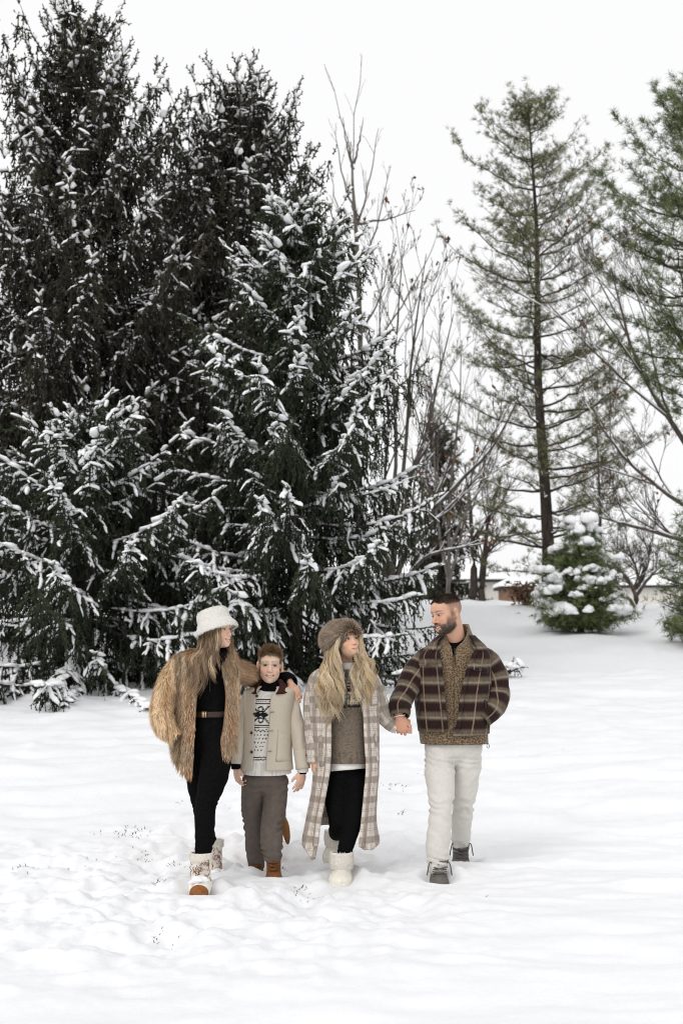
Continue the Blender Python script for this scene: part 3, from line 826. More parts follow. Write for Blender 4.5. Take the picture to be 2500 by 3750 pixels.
# grass poking through where the snow is thin
M['grass'] = m_plain('dead_grass', (.035, .033, .025), (.11, .10, .07), 60, .9, 0)
gm = MB(); r = np.random.default_rng(5)
for (px, py, n, sp, h) in ((490, 3055, 26, .11, .045), (540, 3145, 16, .08, .04), (85, 3175, 14, .07, .04), (645, 3172, 5, .05, .05), (600, 3440, 10, .07, .04), (1112, 3290, 10, .07, .035), (1120, 3270, 4, .03, .05), (1455, 2888, 14, .08, .04),
                             (1475, 2985, 12, .06, .03), (1550, 2835, 8, .06, .03), (590, 3230, 3, .03, .07), (1040, 3185, 3, .02, .05), (1085, 3255, 2, .02, .05), (300, 3140, 6, .2, .035), (1770, 3285, 3, .02, .03), (660, 2940, 3, .03, .04),
                             (830, 2955, 3, .03, .03), (1140, 2870, 3, .04, .04), (1600, 3105, 3, .05, .02), (1940, 3560, 2, .05, .02), (350, 3055, 5, .1, .03), (1410, 2870, 5, .08, .03), (720, 3420, 5, .15, .03)):
    c = gsurf(px, py)
    n = int(n * 2.2); xs, ys_ = c[0] + r.normal(size=n) * sp * .6, c[1] + r.normal(size=n) * sp * .7
    zs = ground_z(xs, ys_) + ground_detail(xs, ys_)
    for x, y, z in zip(xs, ys_, zs):
        d = nrm(np.array([r.normal() * .6, r.normal() * .3, .55])); L = h * r.uniform(.35, 1.2)
        b0 = np.array([x, y, z - .01]); w = np.array([.0028, 0, 0]); mid = b0 + d * L * .6; tip = b0 + d * L + np.array([d[0] * L * .5, 0, -L * .15])
        gm.add([b0 - w, b0 + w, mid + w * .7, mid - w * .7, tip], np.array([[0, 1, 2], [0, 2, 3], [3, 2, 4]]))
gr_o = gm.build('dead_grass', M['grass']); tag(gr_o, 'thin dead grass blades poking through the trodden snow', 'grass', kind='stuff')
print('land done', time.time() - T_START)
# ================================================================ sculpting helpers for the figures
def axis(lo, hi, coarse, fines=()):
    """grid line positions: coarse steps with finer stretches"""
    xs = [lo]
    while xs[-1] < hi:
        h = coarse
        for a, b, s in fines:
            if a - 1e-9 <= xs[-1] < b: h = min(h, s)
            elif xs[-1] < a < xs[-1] + h: h = max(a - xs[-1], s)
        xs.append(xs[-1] + h)
    return np.array(xs)

class Field:
    """signed distance on a rectilinear grid"""
    def __init__(s, ax, ay, az):
        s.ax = (ax, ay, az); s.d = np.full((len(ax), len(ay), len(az)), 1.0, np.float32)
    def _sl(s, lo, hi):
        sl = []; gs = []
        for k in range(3):
            i = max(0, np.searchsorted(s.ax[k], lo[k]) - 1); j = min(len(s.ax[k]), np.searchsorted(s.ax[k], hi[k]) + 1)
            if j <= i: return None, None
            sl.append(slice(i, j)); sh = [1, 1, 1]; sh[k] = -1; gs.append(s.ax[k][i:j].reshape(sh).astype(np.float32))
        return tuple(sl), gs
    def _op(s, sl, d, k, op):
        c = s.d[sl]; d = d.astype(np.float32)
        if op == 's':
            if k > 0:
                h = np.clip(.5 - .5 * (d + c) / k, 0, 1); s.d[sl] = c * (1 - h) - d * h + k * h * (1 - h)
            else: s.d[sl] = np.maximum(c, -d)
        else:
            if k > 0:
                h = np.clip(.5 + .5 * (c - d) / k, 0, 1); s.d[sl] = c * (1 - h) + d * h - k * h * (1 - h)
            else: s.d[sl] = np.minimum(c, d)
    def cone(s, a, b, ra, rb, k=.012, op='u'):
        a = np.asarray(a, float); b = np.asarray(b, float); m = max(ra, rb) + k + .03
        sl, g = s._sl(np.minimum(a, b) - m, np.maximum(a, b) + m)
        if sl is None: return s
        ba = b - a; L2 = max(float(ba @ ba), 1e-12)
        px, py, pz = g[0] - a[0], g[1] - a[1], g[2] - a[2]
        t = np.clip((px * ba[0] + py * ba[1] + pz * ba[2]) / L2, 0, 1)
        d = np.sqrt((px - t * ba[0]) ** 2 + (py - t * ba[1]) ** 2 + (pz - t * ba[2]) ** 2) - (ra + (rb - ra) * t)
        s._op(sl, d, k, op); return s
    def chain(s, pts, rs, k=.015, n=None):
        P = path(pts, n or len(pts) * 3) if len(pts) > 2 else np.asarray(pts, float)
        R = np.interp(np.linspace(0, 1, len(P)), np.linspace(0, 1, len(rs)), rs)
        for i in range(len(P) - 1): s.cone(P[i], P[i + 1], R[i], R[i + 1], k)
        return s
    def ell(s, c, r, R=None, k=.012, op='u'):
        c = np.asarray(c, float); r = np.asarray(r, float); m = r.max() + k + .03
        sl, g = s._sl(c - m, c + m)
        if sl is None: return s
        p = [g[i] - c[i] for i in range(3)]
        if R is not None: p = [p[0] * R[0, i] + p[1] * R[1, i] + p[2] * R[2, i] for i in range(3)]   # world -> local
        k0 = np.sqrt(sum((p[i] / r[i]) ** 2 for i in range(3))) + 1e-6
        k1 = np.sqrt(sum((p[i] / r[i] ** 2) ** 2 for i in range(3))) + 1e-6
        s._op(sl, k0 * (k0 - 1) / k1, k, op); return s
    def below(s, z):
        """remove everything below height z"""
        s.d = np.maximum(s.d, (z - s.ax[2]).reshape(1, 1, -1).astype(np.float32)); return s
    def above(s, z):
        s.d = np.maximum(s.d, (s.ax[2] - z).reshape(1, 1, -1).astype(np.float32)); return s
    def mesh(s, smooth=1):
        d = s.d; ins = d < 0
        n = ins[:-1, :-1, :-1].astype(np.int8)
        cnt = np.zeros(n.shape, np.int8)
        for i in (0, 1):
            for j in (0, 1):
                for k in (0, 1):
                    cnt += ins[i:ins.shape[0] - 1 + i, j:ins.shape[1] - 1 + j, k:ins.shape[2] - 1 + k]
        act = (cnt > 0) & (cnt < 8)
        I, J, K = np.nonzero(act)
        idx = np.full(act.shape, -1, np.int64); idx[I, J, K] = np.arange(len(I))
        C = [(0,0,0),(1,0,0),(0,1,0),(1,1,0),(0,0,1),(1,0,1),(0,1,1),(1,1,1)]
        val = np.stack([d[I + a, J + b, K + c] for a, b, c in C], 1).astype(float)
        pos = np.stack([np.stack([s.ax[0][I + a], s.ax[1][J + b], s.ax[2][K + c]], 1) for a, b, c in C], 1)
        acc = np.zeros((len(I), 3)); num = np.zeros(len(I))
        for a, b in ((0,1),(2,3),(4,5),(6,7),(0,2),(1,3),(4,6),(5,7),(0,4),(1,5),(2,6),(3,7)):
            m = (val[:, a] < 0) != (val[:, b] < 0)
            t = val[:, a] / (val[:, a] - val[:, b] + 1e-12); t = np.clip(t, .02, .98)[:, None]
            acc += np.where(m[:, None], pos[:, a] * (1 - t) + pos[:, b] * t, 0); num += m
        V = acc / np.maximum(num, 1)[:, None]
        Fs = []
        for ax in range(3):
            sh = [slice(None)] * 3; s2 = [slice(None)] * 3
            sh[ax] = slice(0, -1); s2[ax] = slice(1, None)
            a = ins[tuple(sh)]; b = ins[tuple(s2)]
            e = np.stack(np.nonzero(a != b), 1)
            o1, o2 = [k for k in range(3) if k != ax]
            e = e[(e[:, o1] > 0) & (e[:, o2] > 0) & (e[:, o1] < act.shape[o1]) & (e[:, o2] < act.shape[o2])]
            q = []
            for da, db in ((0, 0), (1, 0), (1, 1), (0, 1)):
                c = e.copy(); c[:, o1] -= da; c[:, o2] -= db; q.append(idx[c[:, 0], c[:, 1], c[:, 2]])
            q = np.stack(q, 1); fl = a[e[:, 0], e[:, 1], e[:, 2]]
            if ax == 1: fl = ~fl
            q[~fl] = q[~fl][:, ::-1]
            Fs.append(q)
        F = np.concatenate(Fs); F = F[(F >= 0).all(1)]
        for _ in range(smooth):
            acc = np.zeros_like(V); num = np.zeros(len(V))
            for a, b in ((0, 1), (1, 2), (2, 3), (3, 0)):
                np.add.at(acc, F[:, a], V[F[:, b]]); np.add.at(num, F[:, a], 1)
            V = V * .5 + .5 * acc / np.maximum(num, 1)[:, None]
        return V, F

def vnormals(V, F):
    N = np.zeros_like(V)
    a, b, c = V[F[:, 0]], V[F[:, 1]], V[F[:, 2]]
    fn = np.cross(b - a, c - a)
    if F.shape[1] == 4: fn = fn + np.cross(c - a, V[F[:, 3]] - a)
    for k in range(F.shape[1]): np.add.at(N, F[:, k], fn)
    return nrm(N)

def sample_mesh(V, F, n, r, weight=None):
    """random points on a mesh -> points, normals, (face, bary) for interpolating"""
    T = F if F.shape[1] == 3 else np.concatenate([F[:, [0, 1, 2]], F[:, [0, 2, 3]]])
    a, b, c = V[T[:, 0]], V[T[:, 1]], V[T[:, 2]]
    w = np.linalg.norm(np.cross(b - a, c - a), axis=1)
    if weight is not None: w = w * weight(( a + b + c) / 3)
    k = r.choice(len(T), n, p=w / w.sum())
    u, v = r.random(n), r.random(n); f = u + v > 1; u[f], v[f] = 1 - u[f], 1 - v[f]
    N = vnormals(V, F)
    q = lambda X: X[T[k, 0]] * (1 - u - v)[:, None] + X[T[k, 1]] * u[:, None] + X[T[k, 2]] * v[:, None]
    return q(V), nrm(q(N)), q

def strands(P, N, D, L, w, C, seg=2, droop=0.0, mb=None):
    """tapering blades rooted at P, leaning along D; one mesh"""
    n = len(P); L = np.broadcast_to(L, (n,)); w = np.broadcast_to(w, (n,))
    D = nrm(D); S = nrm(np.cross(D, N) + 1e-6)      # blades lie flat against the surface
    t = np.linspace(0, 1, seg + 1)
    rows = []
    for i, q in enumerate(t):
        c = P + D * (L * q)[:, None] + np.array([0, 0, -1.]) * (droop * L * q * q)[:, None]
        ww = (w * (1 - q) ** .8)[:, None] * S
        if i < seg: rows += [c - ww, c + ww]
        else: rows += [c]
    V = np.stack(rows, 1); m = V.shape[1]
    F = []
    for i in range(seg - 1): a = 2 * i; F += [(a, a + 1, a + 3), (a, a + 3, a + 2)]
    F.append((m - 3, m - 2, m - 1)); F = np.array(F)
    FF = (F[None] + (np.arange(n) * m)[:, None, None]).reshape(-1, 3)
    mb = mb or MB()
    mb.add(V.reshape(-1, 3), FF, col=np.repeat(C, m, 0))
    return mb

def ribbons(paths, w, C, N=None, mb=None, rough=None):
    """long hair: paths (n,m,3), width w, facing outwards along N (n,m,3)"""
    n, m, _ = paths.shape
    T = nrm(np.gradient(paths, axis=1)); S = nrm(np.cross(T, N if N is not None else np.array([0, -1., 0])))
    pr = (np.sin(np.linspace(.25, 1, m) * np.pi) ** .5 * .9 + .12)[None, :, None] if m > 3 else 1
    ww = np.reshape(w, (-1, 1, 1)) * pr
    V = np.stack([paths - S * ww, paths + S * ww], 2).reshape(n, m * 2, 3)
    F = np.array([(2 * i, 2 * i + 1, 2 * i + 3, 2 * i + 2) for i in range(m - 1)])
    FF = (F[None] + (np.arange(n) * 2 * m)[:, None, None]).reshape(-1, 4)
    mb = mb or MB(); mb.add(V.reshape(-1, 3), FF, col=np.repeat(C, 2 * m, 0)); return mb

def hermite(xs, ys, q):
    """monotone-ish cubic through points"""
    xs = np.asarray(xs, float); ys = np.asarray(ys, float)
    if len(xs) == 1: return np.full(np.shape(q), ys[0])
    dl = np.diff(ys) / np.diff(xs); m = np.empty_like(ys); m[0], m[-1] = dl[0], dl[-1]
    m[1:-1] = np.where(dl[:-1] * dl[1:] > 0, 2 * dl[:-1] * dl[1:] / (dl[:-1] + dl[1:] + 1e-12), 0)
    q = np.clip(q, xs[0], xs[-1]); i = np.clip(np.searchsorted(xs, q, side='right') - 1, 0, len(xs) - 2)
    h = xs[i + 1] - xs[i]; t = (q - xs[i]) / h
    return (2*t**3 - 3*t**2 + 1) * ys[i] + (t**3 - 2*t**2 + t) * h * m[i] + (-2*t**3 + 3*t**2) * ys[i+1] + (t**3 - t**2) * h * m[i+1]

class Shell:
    """a garment wrapped round the body. rings: (py, xl, xr, depth_half, el, er) in photo pixels at distance Yc; el/er = front opening edges
       (None = closed)."""
    def __init__(s, Yc, rings, sq=2.3):
        s.Yc = Yc; s.sq = sq; R = np.array([[r[0], r[1], r[2], r[3], *(r[4:6] if len(r) > 5 else (0, 0)), r[6] if len(r) > 6 else 0] for r in rings], float)
        s.py = R[:, 0]; s.R = R; s.open = len(rings[0]) > 5
    def g(s, k, py): return hermite(s.py, s.R[:, k], py)
    def pt(s, u, py):
        """u 0..1: from the left front edge round the back to the right front edge"""
        xl, xr, b = s.g(1, py), s.g(2, py), s.g(3, py); cx = (xl + xr) / 2; sc = s.Yc / F_PX; a = (xr - xl) / 2 * sc
        yc = s.Yc + s.g(6, py)
        if s.open:
            tl = np.arcsin(np.clip((cx - s.g(4, py)) * sc / a, -.98, .98)); tr = np.arcsin(np.clip((s.g(5, py) - cx) * sc / a, -.98, .98))
            th = -tl + u * (-(2 * np.pi - tl - tr))         # clockwise: towards image left first, round the back
        else: th = -2 * np.pi * u
        sn, cs = np.sin(th), np.cos(th); e = 2 / s.sq
        x = (cx - CX) * sc + a * np.sign(sn) * np.abs(sn) ** e; y = yc - b * np.sign(cs) * np.abs(cs) ** e
        z = CAM_H - (py - HZ) * sc
        return np.stack(np.broadcast_arrays(x, y, z), -1)
    def front(s, px, py, off=0.0):
        """point on the front face under a photo pixel (orthographic at Yc)"""
        xl, xr, b = s.g(1, py), s.g(2, py), s.g(3, py); cx = (xl + xr) / 2; sc = s.Yc / F_PX; a = (xr - xl) / 2 * sc
        x = (px - CX) * sc; q = np.clip(np.abs(x - (cx - CX) * sc) / a, 0, .995)
        y = s.Yc + s.g(6, py) - (b + off) * (1 - q ** s.sq) ** (1 / s.sq)
        return np.stack(np.broadcast_arrays(x, y - off * .5, CAM_H - (py - HZ) * sc), -1)
    def mesh(s, nu, nv, top, hem, fold=.008, fseed=0, fscale=(7, 3), flare=0.0):
        u = np.linspace(0, 1, nu) if s.open else np.linspace(0, 1, nu, endpoint=False)
        t = np.linspace(0, 1, nv)
        h = hem(u) if callable(hem) else np.full(nu, hem)
        py = top + (h[None] - top) * t[:, None]
        V = s.pt(np.broadcast_to(u, py.shape), py)
        c = V.mean(1, keepdims=True)
        # cloth folds run mostly downwards
        q = V.reshape(-1, 3) * np.array([fscale[0], fscale[0], fscale[1]]) + fseed * 3.1
        n = fbm(q, 3, fseed + 5).reshape(V.shape[:2])[..., None]
        rad = V - c; rad[..., 2] = 0; rad = nrm(rad)
        V = V + rad * n * fold * (.35 + t[:, None, None]) 
        d = np.linalg.norm(np.diff(V[:, :], axis=1), axis=2); arc = np.concatenate([np.zeros((nv, 1)), np.cumsum(d, 1)], 1)
        arc = arc - arc[:, [0]]; mid = arc[nv // 2]
        zz = V[..., 2]
        pc = np.stack([np.broadcast_to(mid, zz.shape), zz], -1)
        I = np.arange(nv - 1)[:, None] * nu; J = np.arange(nu - 1)[None] if s.open else np.arange(nu)[None]
        Jn = (J + 1) % nu
        F = np.stack([I + J, I + Jn, I + nu + Jn, I + nu + J], -1).reshape(-1, 4)
        return V.reshape(-1, 3), F, pc.reshape(-1, 2)

def solid(o, t, offset=-1):
    m = o.modifiers.new('thickness', 'SOLIDIFY'); m.thickness = t; m.offset = offset; return o

def sleeve(pts, rs, n=34, sides=26, wr=.010, seed=0, flat=.92, wfreq=(3.0, 16.0)):
    """cloth tube with compression folds; returns V, F, pc"""
    P = path(pts, n); R = hermite(np.linspace(0, 1, len(rs)), rs, np.linspace(0, 1, n))
    d = np.gradient(P, axis=0); X, Yv, Z = frames(d, np.array([.3, 1, .2]))
    a = np.linspace(0, 2 * np.pi, sides, endpoint=False)
    ring = np.cos(a)[None, :, None] * Yv[:, None] + np.sin(a)[None, :, None] * Z[:, None] * flat
    ln = np.concatenate([[0], np.cumsum(np.linalg.norm(np.diff(P, axis=0), axis=1))])
    q = np.stack([np.cos(a)[None] * wfreq[0] * .4 + 0 * ln[:, None], np.sin(a)[None] * wfreq[0] * .4 + 0 * ln[:, None], ln[:, None] * wfreq[1] + np.sin(a)[None] * .9], -1).reshape(-1, 3)
    nz = fbm(q + seed * 5.3, 2, seed).reshape(n, sides)
    V = (P[:, None] + ring * (R[:, None] + wr * nz)[..., None]).reshape(-1, 3)
    I = np.arange(n - 1)[:, None] * sides; J = np.arange(sides)[None]; Jn = (J + 1) % sides
    F = np.stack([I + J, I + Jn, I + sides + Jn, I + sides + J], -1).reshape(-1, 4)
    pc = np.stack([np.broadcast_to(a * R.mean(), (n, sides)), np.broadcast_to(-ln[:, None], (n, sides))], -1).reshape(-1, 2)
    return V, F, pc

def patch(sh, quad, nu=8, nv=8, off=.006, round_=0.0):
    """panel lying on the front of a shell; quad = 4 photo pixels (tl, tr, br, bl)"""
    q = np.array(quad, float); u, v = np.meshgrid(np.linspace(0, 1, nu), np.linspace(0, 1, nv))
    p = (q[0] * ((1 - u) * (1 - v))[..., None] + q[1] * (u * (1 - v))[..., None] + q[2] * (u * v)[..., None] + q[3] * ((1 - u) * v)[..., None])
    V = sh.front(p[..., 0], p[..., 1], off)
    edge = (np.minimum(np.minimum(u, 1 - u), np.minimum(v, 1 - v)) < 1e-6)
    V[..., 1] += np.where(edge, off * 1.3, 0)
    V = V.reshape(-1, 3)
    I = np.arange(nv - 1)[:, None] * nu; J = np.arange(nu - 1)[None]
    F = np.stack([I + J, I + nu + J, I + nu + J + 1, I + J + 1], -1).reshape(-1, 4)
    return V, F, np.stack([V[:, 0], V[:, 2]], 1)

def disc(c, n, r, th=.004, sides=12):
    """button"""
    n = nrm(np.asarray(n, float)); X, Yv, Z = frames(n[None], (0, 0, 1)); a = np.linspace(0, 2 * np.pi, sides, endpoint=False)
    V = []
    for rr, h in ((r, 0), (r, th), (r * .72, th * 1.15), (r * .6, th * .7)):
        V.append(c + (np.cos(a)[:, None] * Yv + np.sin(a)[:, None] * Z) * rr + n * h)
    V.append(np.array([c + n * th * .7])); V = np.concatenate(V); F = []
    for k in range(3):
        for j in range(sides): F.append((k * sides + j, k * sides + (j + 1) % sides, (k + 1) * sides + (j + 1) % sides, (k + 1) * sides + j))
    T = [(3 * sides + j, 3 * sides + (j + 1) % sides, 4 * sides) for j in range(sides)]
    return V, [np.array(F), np.array(T)]

def rotm(yaw, pitch=0, roll=0):
    """head frame: columns = person's left, forward, up. yaw 0 faces the camera (-Y), + turns to image right"""
    cy, sy = math.cos(R_(yaw)), math.sin(R_(yaw)); f = np.array([sy, -cy, 0]); l = np.array([cy, sy, 0]); u = np.array([0, 0, 1.])
    cp, sp = math.cos(R_(pitch)), math.sin(R_(pitch)); f, u = f * cp + u * sp, u * cp - f * sp
    cr, sr = math.cos(R_(roll)), math.sin(R_(roll)); l, u = l * cr + u * sr, u * cr - l * sr
    return np.stack([l, f, u], 1)

class Head:
    def __init__(s, c, R, sc=1.0): s.c = np.asarray(c); s.R = R; s.s = sc
    def p(s, x, y, z): return s.c + s.R @ (np.array([x, y, z]) * s.s)
    def loc(s, V): return (V - s.c) @ s.R / s.s
    def sculpt(s, f, jaw=1.0, chin=1.0, nose=1.0, smile='teeth', ears=True, cheek=1.0, brow=1.0, ear=.3):
        S = s.s; E = lambda c, r, k=.014, op='u', R=None: f.ell(s.p(*c), np.array(r) * S, s.R if R is None else s.R @ R, k * S, op)
        K = lambda a, b, ra, rb, k=.008: f.cone(s.p(*a), s.p(*b), ra * S, rb * S, k * S)
        E((0, -.015, .034), (.0735, .094, .080)); E((0, .022, -.03), (.0615 * (.5 + .5 * jaw), .066, .085), .03)
        E((0, .034, -.072), (.050 * jaw, .046, .038), .025); E((0, .071, -.098), (.021 * chin, .019, .017), .02)
        for q in (-1, 1):
            E((q * .036, .056, -.034), (.026 * cheek, .026, .022 * cheek), .02)
            E((q * .026, .072, .019), (.026, .016, .008 * brow), .012)
            E((q * .050 * jaw ** .8, .010, -.058 + .03 * (1 - jaw)), (.020 * jaw, .035, .028), .02)
        E((0, .060, .045), (.050, .030, .034), .03)
        K((0, .080, .008), (0, .103 * nose, -.034), .0075, .0120, .012); E((0, .105 * nose, -.036), (.0115, .0105, .0095), .006)
        for q in (-1, 1): E((q * .0125, .094, -.040), (.0075, .010, .007), .006); E((q * .031, .096, -.003), (.0175, .0155, .0085), .010, 's'); E((q * .031, .0765, .0072), (.0165, .0100, .0036), .004); E((q * .031, .0760, -.0095), (.0155, .0100, .0034), .005)
        E((0, .078, -.070), (.032, .016, .020), .016)
        if smile == 'teeth':
            E((0, .0915, -.0635), (.024, .0060, .0036), .005); E((0, .0885, -.0845), (.019, .0065, .0045), .006)
            for q in np.linspace(-1, 1, 11): E((q * .0250, .0940 - .014 * q * q, -.0735 + .0085 * q * q), (.0048, .013, .0055 - .0022 * q * q), .003, 's')
        else:
            E((0, .0925, -.067), (.021, .0062, .0038), .005); E((0, .0910, -.0765), (.018, .0066, .0046), .005)
        if ears:
            Rr = np.eye(3)
            for q in (-1, 1):
                Re = np.array([[math.cos(.45), q * math.sin(.45), 0], [-q * math.sin(.45), math.cos(.45), 0], [0, 0, 1.]])
                E((q * (.080 + .006 * ear), -.012, -.006), (.0095, .021, .032), .014, 'u', Re); E((q * (.086 + .008 * ear), -.009, -.004), (.006, .0125, .021), .005, 's', Re)
                E((q * (.079 + .003 * ear), -.004, -.034), (.0075, .009, .010), .008)
    def paint(s, V, skin, lips, brow, lid=(.30, .16, .12), smile='teeth', blush=None):
        L = s.loc(V); C = np.tile(np.array(skin, float), (len(V), 1))
        def blob(c, r, col, a=1.0, soft=.35):
            d = np.sqrt((((L - np.array(c)) / np.array(r)) ** 2).sum(1)); w = (np.clip((1 + soft - d) / (2 * soft), 0, 1) * a)[:, None]
            C[:] = C * (1 - w) + np.array(col) * w
        if blush is not None:
            for q in (-1, 1): blob((q * .04, .08, -.035), (.026, .04, .022), blush, .55, .8)
            blob((0, .112, -.036), (.016, .02, .014), blush, .22, .8)
        for q in (-1, 1):
            blob((q * .031, .082, -.001), (.020, .03, .0115), lid, .34, .8)
            blob((q * .0315, .085, .0058), (.0185, .03, .0022), (.05, .03, .025), .75, .6)
            for t in np.linspace(0, 1, 7): blob((q * (.013 + .036 * t), .085, .0205 + .0042 * math.sin(t * 2.6)), (.0055, .03, .0034 - .0010 * t), brow, .75, .6)
            blob((q * .007, .104, -.0455), (.004, .008, .0028), (.10, .045, .035), .8, .5)
        if smile == 'teeth':
            for q in np.linspace(-1, 1, 11):
                blob((q * .026, .09, -.0665 + .0060 * q * q), (.005, .03, .0030), lips, .7, .6); blob((q * .022, .09, -.0835 + .0105 * q * q), (.005, .03, .0036), lips, .7, .6)
                blob((q * .0255, .086, -.0735 + .0085 * q * q), (.0042, .012, .0042), (.14, .04, .03), .8, .4)
        else:
            for q in np.linspace(-1, 1, 11):
                blob((q * .022, .09, -.0675 + .0035 * q * q), (.005, .03, .0036 - .0014 * q * q), lips, .75, .6); blob((q * .019, .09, -.0765 + .0055 * q * q), (.005, .03, .0042 - .0016 * q * q), lips, .75, .6)
                blob((q * .0265, .09, -.0720 + .0062 * q * q), (.0045, .03, .0012), (.15, .05, .045), .85, .4)
        return C
    def eyes(s, parent, org, iris, look=(0, 0), squint=1.0):
        for q in (-1, 1):
            V, F = uv_sphere(16, 12); C = np.tile(np.array([.50, .46, .43]), (len(V), 1))
            d = np.array([look[0], 1.0, look[1]]); d /= np.linalg.norm(d); cs = V @ d
            C[cs > .62] = iris; C[cs > .86] = (.008, .007, .007)
            P = (np.array([q * .031, .0762, -.0014]) + V * np.array([.0142, .0108, .0062 * squint])) * s.s
            mk('eye', s.c + P @ s.R.T, F, M['eye'], parent, org, col=C)
    def teeth(s, parent, org):
        V = []; n = 9
        for i in range(n):
            q = -1 + 2 * i / (n - 1)
            for z in (-.0685, -.0768): V.append((q * .0220, .0905 - .013 * q * q, z + .0080 * q * q))
        F = np.array([(2 * i, 2 * i + 1, 2 * i + 3, 2 * i + 2) for i in range(n - 1)])
        V = s.c + np.array(V) * s.s @ s.R.T
        solid(mk('teeth', V, F, M['teeth'], parent, org), .003)

def uv_sphere(nu=16, nv=10):
    V = [(0, 0, 1)]; F = []
    for i in range(1, nv):
        a = math.pi * i / nv
        for j in range(nu): b = 2 * math.pi * j / nu; V.append((math.sin(a) * math.cos(b), math.sin(a) * math.sin(b), math.cos(a)))
    V.append((0, 0, -1)); V = np.array(V)
    for j in range(nu):
        k = (j + 1) % nu; F.append((0, 1 + j, 1 + k, 1 + k))
        for i in range(nv - 2): a = 1 + i * nu; F.append((a + j, a + nu + j, a + nu + k, a + k))
        a = 1 + (nv - 2) * nu; F.append((a + j, len(V) - 1, a + k, a + k))
    F = np.array(F); tri = F[:, 2] == F[:, 3]
    # keep one array type: split into triangles
    T = np.concatenate([F[tri][:, :3], F[~tri][:, [0, 1, 2]], F[~tri][:, [0, 2, 3]]])
    return V, T

def hand(f, wrist, d, n, thumb, sc=1.0, curl=(.3, .3, .25), spread=.06, tcurl=.35, tout=.75, width=1.0):
    """hand from a wrist: d = along the fingers, n = out of the back of the hand, thumb = +1/-1 side (along d x n)"""
    d = nrm(np.asarray(d, float)); n = np.asarray(n, float); n = nrm(n - d * (n @ d)); x = np.cross(d, n) * thumb
    w = np.asarray(wrist, float); S = sc
    R = np.stack([x, d, n], 1)
    f.cone(w - d * .03 * S, w + d * .012 * S, .024 * S, .024 * S, .012)
    f.ell(w + d * .048 * S, np.array([.040 * width, .050, .0155]) * S, R, .012)
    f.ell(w + d * .03 * S + x * .022 * S - n * .008 * S, np.array([.018, .03, .015]) * S, R, .012)
    kn = []
    for i, (ox, ln, r0) in enumerate(((.030, .076, .0092), (.010, .084, .0095), (-.010, .078, .0090), (-.029, .062, .0080))):
        p = w + (d * (.085 - .006 * abs(i - 1)) + x * ox * width) * S; a = 0.0
        di = nrm(d + x * spread * (1.5 - i)); pts = [p]
        c = curl if not isinstance(curl[0], (tuple, list)) else curl[i]
        for seg, (fr, cc) in enumerate(zip((.45, .31, .24), c)):
            a += cc; p = p + (di * math.cos(a) - n * math.sin(a)) * ln * fr * S; pts.append(p)
        for k in range(3): f.cone(pts[k], pts[k + 1], (r0 - .0007 * k) * S, (r0 - .0007 * (k + 1)) * S, .004)
        kn.append(pts[-1])
    p = w + (d * .022 + x * .030 - n * .006) * S; a = tout; pts = [p]
    for k, (ln, cc) in enumerate(((.036, 0), (.030, -tcurl), (.024, -tcurl))):
        a += cc; p = p + (x * math.sin(a) + d * math.cos(a) - n * .25) * ln * S; pts.append(p)
    for k in range(3): f.cone(pts[k], pts[k + 1], (.0125 - .0013 * k) * S, (.0115 - .0013 * k) * S, .006)
    return kn, pts[-1]

# ---------------------------------------------------------------- clothing materials
def plaid(name, base, build, bump=.35, rough=.95, fuzz=90):
    t = NT(name); pc = t.attr('pc', 'Vector'); sx = t.n('ShaderNodeSeparateXYZ'); t.l(pc, sx.inputs[0])
    wob = t.math('MULTIPLY', t.math('SUBTRACT', t.noise(pc, 60, 2), .5), .006)
    u = t.math('ADD', sx.outputs[0], wob); v = t.math('ADD', sx.outputs[1], wob)
    def band(c, period, centre, width, soft=.25):
        x = t.math('ADD', c, 50 * period - centre + period / 2); x = t.math('MODULO', x, period); x = t.math('ABSOLUTE', t.math('SUBTRACT', x, period / 2))
        m = t.n('ShaderNodeMapRange', interpolation_type='SMOOTHSTEP'); t.l(x, m.inputs[0])
        m.inputs[1].default_value = width / 2 * (1 - soft); m.inputs[2].default_value = width / 2 * (1 + soft); m.inputs[3].default_value = 1; m.inputs[4].default_value = 0
        return m.outputs[0]
    col = build(t, u, v, band, base)
    n = t.noise(pc, fuzz, 4, .65, (1, .35, 1)); n2 = t.noise(t.obj(), 14, 2)
    f = t.ramp(n, [(.25, (.62,) * 3), (.75, (1.22,) * 3)])
    col = t.mix(1.0, col, f, 'MULTIPLY')
    t.bump(n, bump, .006)
    return t.fin(col, rough, .05, .08)
def _man_plaid(t, u, v, band, base):
    b1 = band(v, .117, 0, .052, .5); ln = band(v, .117, -.012, .014, .9)
    nz = t.noise(t.attr('pc', 'Vector'), 120, 2, .6, (2.0, .25, 1))
    c = t.mix(t.math('MULTIPLY', b1, .88), base, (.135, .105, .072)); c = t.mix(t.math('MULTIPLY', t.math('MULTIPLY', ln, nz), .85, clamp=True), c, (.36, .31, .26))
    vl = band(u, .108, .02, .009, .6); c = t.mix(t.math('MULTIPLY', t.math('MULTIPLY', vl, t.math('ADD', nz, .25)), .75, clamp=True), c, (.36, .255, .19))
    return c
